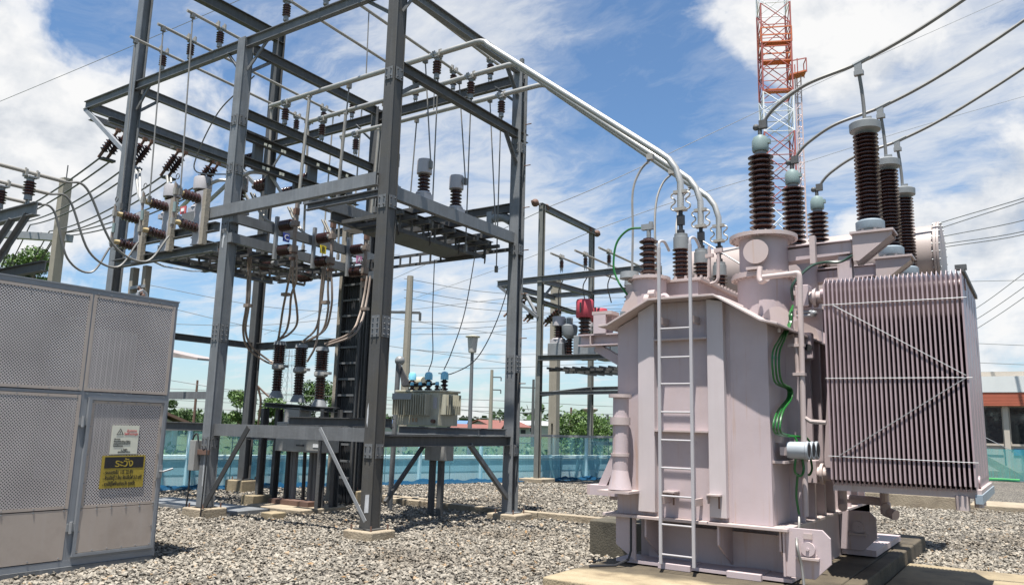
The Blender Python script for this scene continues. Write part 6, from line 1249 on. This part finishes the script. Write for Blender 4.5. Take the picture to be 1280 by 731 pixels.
# ------------------------------------------------------------------ lattice tower
TB = Vector((-16.3, 61.8, 0)); tw = thing('lattice_tower', tuple(TB), 'tall red and white lattice mast behind the pink transformer', 'tower')
ca, sa = math.cos(.42), math.sin(.42)
def tp(u, v, z): return TB+Vector((u*ca-v*sa, u*sa+v*ca, z))
hw = 1.15; Z = 0; H_ = 42
bands = [(0, 8, WHITEST), (8, 15, REDST), (15, 19.5, WHITEST), (19.5, 25.4, REDST), (25.4, 28.8, WHITEST), (28.8, 36.5, ORANGE if False else REDST), (36.5, 42, WHITEST)]
cor = [(-hw, -hw), (hw, -hw), (hw, hw), (-hw, hw)]
for z0, z1, m_ in bands:
    b = MB(); lg = MB()
    for (u, v) in cor: lg.cyl(tp(u, v, z0), tp(u, v, z1), .07, seg=6)
    nn = max(2, round((z1-z0)/1.9)); hh = (z1-z0)/nn
    for i in range(nn):
        za, zb = z0+i*hh, z0+(i+1)*hh
        for k in range(4):
            (u0, v0), (u1, v1) = cor[k], cor[(k+1) % 4]
            b.cyl(tp(u0, v0, za), tp(u1, v1, zb), .04, seg=5).cyl(tp(u1, v1, za), tp(u0, v0, zb), .04, seg=5).cyl(tp(u0, v0, za), tp(u1, v1, za), .04, seg=5)
    sec = lg.build('leg_section', m_, tw); b.build('bracing', m_, sec)
for zz, ww, m_ in ((33.0, 1.2, ORANGE), (31.4, 1.1, ORANGE), (28.9, 1.15, ORANGE)):
    pl = MB().prism([tp(-ww, -ww, zz), tp(ww, -ww, zz), tp(ww, -ww*.3, zz), tp(-ww, -ww*.3, zz)], (0, 0, .1)).build('platform', m_, tw)
    if zz > 29.5:
        r = MB()
        for (u, v) in ((-ww, -ww), (ww, -ww), (ww, ww*.2), (-ww, ww*.2)): r.bar(tp(u, v, zz), tp(u, v, zz+1.3), .08, .08, (0, 1, 0))
        for e in (.65, 1.3):
            r.bar(tp(-ww, -ww, zz+e), tp(ww, -ww, zz+e), .06, .1).bar(tp(ww, -ww, zz+e), tp(ww, ww*.2, zz+e), .06, .1).bar(tp(-ww, -ww, zz+e), tp(-ww, ww*.2, zz+e), .06, .1)
        r.build('railing', m_, pl)
pl = MB().prism([tp(1.0, -.9, 30.2), tp(2.3, -.9, 30.5), tp(2.3, .2, 30.5), tp(1.0, .2, 30.2)], (0, 0, .12)).build('platform', ORANGE, tw); r = MB()
for u in (1.6, 2.3): r.bar(tp(u, -.9, 30.4), tp(u, -.9, 31.6), .07, .07, (0, 1, 0)).bar(tp(u, .2, 30.4), tp(u, .2, 31.6), .07, .07, (0, 1, 0))
r.bar(tp(1.0, -.9, 31.4), tp(2.3, -.9, 31.6), .06, .08).bar(tp(2.3, -.9, 31.6), tp(2.3, .2, 31.6), .06, .08).build('railing', REDST, pl)
b = MB()
for u, v in ((1.5, -.25), (1.95, -.25), (1.72, .15)): b.cyl(tp(u, v, 0), tp(u, v, 30.4), .055, seg=5)
for i in range(60): b.cyl(tp(1.5, -.25, i*.5), tp(1.95, -.25, i*.5+(.5 if i % 2 else 0)), .028, seg=4).cyl(tp(1.95, -.25, i*.5), tp(1.72, .15, i*.5+.25), .028, seg=4)
b.build('ladder_column', mat('faded_pink_white_paint', (.58, .45, .44), .55), tw)

# ------------------------------------------------------------------ control building at the right edge
cbd = thing('control_building', (2, 42, 0), 'low building with white fascia, red louvred band and dark windows, right edge', 'building')
BY = 42.0; W1 = 9.5
BW = mat('building_wall', (.42, .37, .31), .8, 0, .06, 1.5); FASC = mat('white_fascia', (.58, .59, .57), .7, 0, .05, 1, dirt=.15, dcol=(.45, .43, .4)); LOUV = mat('red_louvre', (.46, .125, .07), .6, 0, .08, 3)
MB().box(-4, W1, BY+.4, BY+8, -.1, 4.2).build('wall', BW, cbd); MB().box(-4.2, W1, BY-.1, BY+.35, 3.74, 4.46).build('fascia', FASC, cbd); MB().box(-4.1, W1, BY+.36, BY+8.1, 4.21, 4.3).build('roof', FASC, cbd); MB().box(-3.5, -.5, BY+1, BY+4, 4.3, 4.75).build('roof_box', BW, cbd)
for k in range(9): MB().box(-4.1, W1, BY-.07-.006*(k % 2), BY+.4, 3.14+k*.066, 3.19+k*.066).build('louvre', LOUV, cbd)
for k, x in enumerate((-3.35, -1.45, .45, 2.35, 4.25, 6.15)):
    MB().box(x-.11, x+.11, BY+.2, BY+.399, -.1, 3.13).build('column', BW, cbd)
    w = MB().box(x+.14, x+1.76, BY+.36, BY+.395, 1.45, 3.08).build('window', GLASS, cbd); MB().box(x+.12, x+1.78, BY+.33, BY+.359, 1.36, 1.45).box(x+.12, x+.16, BY+.33, BY+.355, 1.45, 3.08).box(x+1.74, x+1.78, BY+.33, BY+.355, 1.45, 3.08).build('frame', BW, w)
    MB().box(x+.2, x+1.7, BY+.37, BY+.395, .95, 1.25).build('wall_panel', ROOFB if k % 2 else BW, cbd)
MB().box(-4, W1, BY-.2, BY+.3, -.1, .25).build('plinth', CONC, cbd)
def fp2(s, out=0, z=0): return Vector((-4.5+s, 38.4+out, z))
net('shade_net', fp2, 14, 1.25, NETT, 'teal net fence in front of the control building at the right edge', .02)
t = thing('yard_fence', (2, 38.5, 0), 'thin posts carrying the teal net at the right edge', 'fence')
for k in range(8): MB().bar((-4.4+k*1.9, 38.46, -.1), (-4.4+k*1.9, 38.46, 1.3), .06, .06, (0, 1, 0)).build('post', GALV, t)
t = thing('stair_ramp', (-1.4, 39.6, 0), 'slanting concrete stair cheek behind the teal net', 'stair'); MB().prism([(-2.4, 39.2, .75), (-1.2, 39.2, 0), (-.9, 39.2, 0), (-.9, 39.2, .2), (-2.4, 39.2, 1.1)], (0, .25, 0)).build('cheek', CONC, t); MB().tube([(-2.5, 39.3, 1.9), (-.9, 39.3, 1.0), (-.9, 39.3, .1)], .016, 6).build('handrail', GALV, t)
o = MB().box(-2.2, -1.0, 37.7, 38.3, -.02, .08).build('green_mat', mat('green_mat', (.06, .3, .09), .8)); tag(o, 'small green mat on the ground at the foot of the teal net', 'mat')
tag(net('crumpled_net', lambda s, o_, z: Vector((-3+s, 37.5+z*.6+o_, .03+.02*math.sin(s*5))), 10, .5, NETF, 'strip of pale blue net lying on the gravel at the right edge', .02), None)

# ------------------------------------------------------------------ overhead wires
def w2(pts, D, r, label, grp='thin overhead lines', m=WIREP):
    P = [ad(px, py, d_ if d_ else D) for px, py, d_ in pts]; return wire('overhead_wire', spline(P, 6), r, m, label, 'wire', grp, 5)
w2([(-60, 152, 30), (120, 77, 26), (300, 0, 22), (400, -45, 20)], 25, .010, 'thin single wire crossing the upper left corner of the sky')
w2([(678, 262, 26.5), (760, 228, 28), (900, 162, 34), (1080, 78, 40), (1300, -20, 50)], 30, .014, 'thin wire rising from the rear bay corner to the top right behind the mast')
w2([(742, 288, 30), (850, 250, 33), (1000, 205, 38), (1150, 158, 45), (1300, 115, 52)], 30, .014, 'thin lower wire rising from the rear bay past the bushings to the right')
w2([(676, 264, 26.4), (560, 318, 40), (420, 380, 55), (330, 418, 70)], 40, .014, 'thin wire falling from the rear bay corner to the left behind the gantry'); w2([(738, 290, 30), (640, 330, 45), (520, 372, 60)], 40, .014, 'second thin wire falling left from the rear bay beam')
for k, (ya, yb, s) in enumerate(((348, 372, 6), (362, 386, 5), (372, 392, 6), (402, 380, 10), (410, 388, 9), (418, 396, 8), (436, 440, 5), (456, 452, 6))):
    w2([(505, ya, 34), (620, (ya+yb)/2+s, 38), (780, yb, 45), (900, yb-4, 52)], 40, .013, ('first', 'second', 'third', 'fourth', 'fifth', 'sixth', 'seventh', 'eighth')[k]+' from top of the thin lines between the nearest post and the pink tank')
for k, (ya, yb) in enumerate(((507, 518), (512, 524), (521, 530), (498, 508))):
    w2([(180, ya-14, 80), (400, ya-4, 78), (615, ya+2, 76), (770, yb, 90), (900, yb+2, 100)], 80, .03, ('first', 'second', 'third', 'fourth')[k]+' of the distant lines strung low between the far poles')
for k, (ya, yb, yc) in enumerate(((355, 395, 420), (377, 430, 455), (404, 392, 372), (470, 498, 520))):
    w2([(180, ya, 40), (330, (ya+yb)/2+8, 42), (470, yb, 46), (640, yc, 52)], 40, .016, ('first', 'second', 'third', 'fourth')[k]+' thin line crossing behind the gantry legs')
for k, (ya, yb) in enumerate(((283, 246), (290, 250), (300, 274), (309, 288), (313, 292))):
    w2([(1080, ya+(ya-yb)*.8, 46), (1168, ya-2, 40), (1285, yb, 34), (1420, yb-46, 28)], 40, .022, ('first', 'second', 'third', 'fourth', 'fifth')[k]+' from top of the lines leaving the white tank end to the right edge')
for k, (ya, yb) in enumerate(((384, 338), (398, 355), (410, 368))):
    w2([(1150, ya+42, 46), (1222, ya, 44), (1285, yb, 42), (1400, yb-85, 38)], 40, .022, ('first', 'second', 'third')[k]+' from top of the lines rising behind the radiator bank to the right edge')
for k, (ya, yb) in enumerate(((352, 350), (428, 432), (452, 456))): w2([(1195, ya, 80), (1290, yb, 80)], 80, .03, ('first', 'second', 'third')[k]+' faint level line right of the radiator bank')
for k, (x, y, z) in enumerate(((-12.95, 20.3, 8.66), (-12.95, 20.95, 8.66), (-13.0, 24.0, 8.62), (-13.0, 24.6, 8.62))):
    tag(MB().ball((x, y, z), .13, 8, 6).cyl((x, y-.2, z), (x, y+.2, z), .04, seg=6).build('wire_insulator', RUST), ('first', 'second', 'third', 'fourth')[k]+' small brown insulator on the top of the rear bay', 'insulator', 'small insulators on the rear bay top')
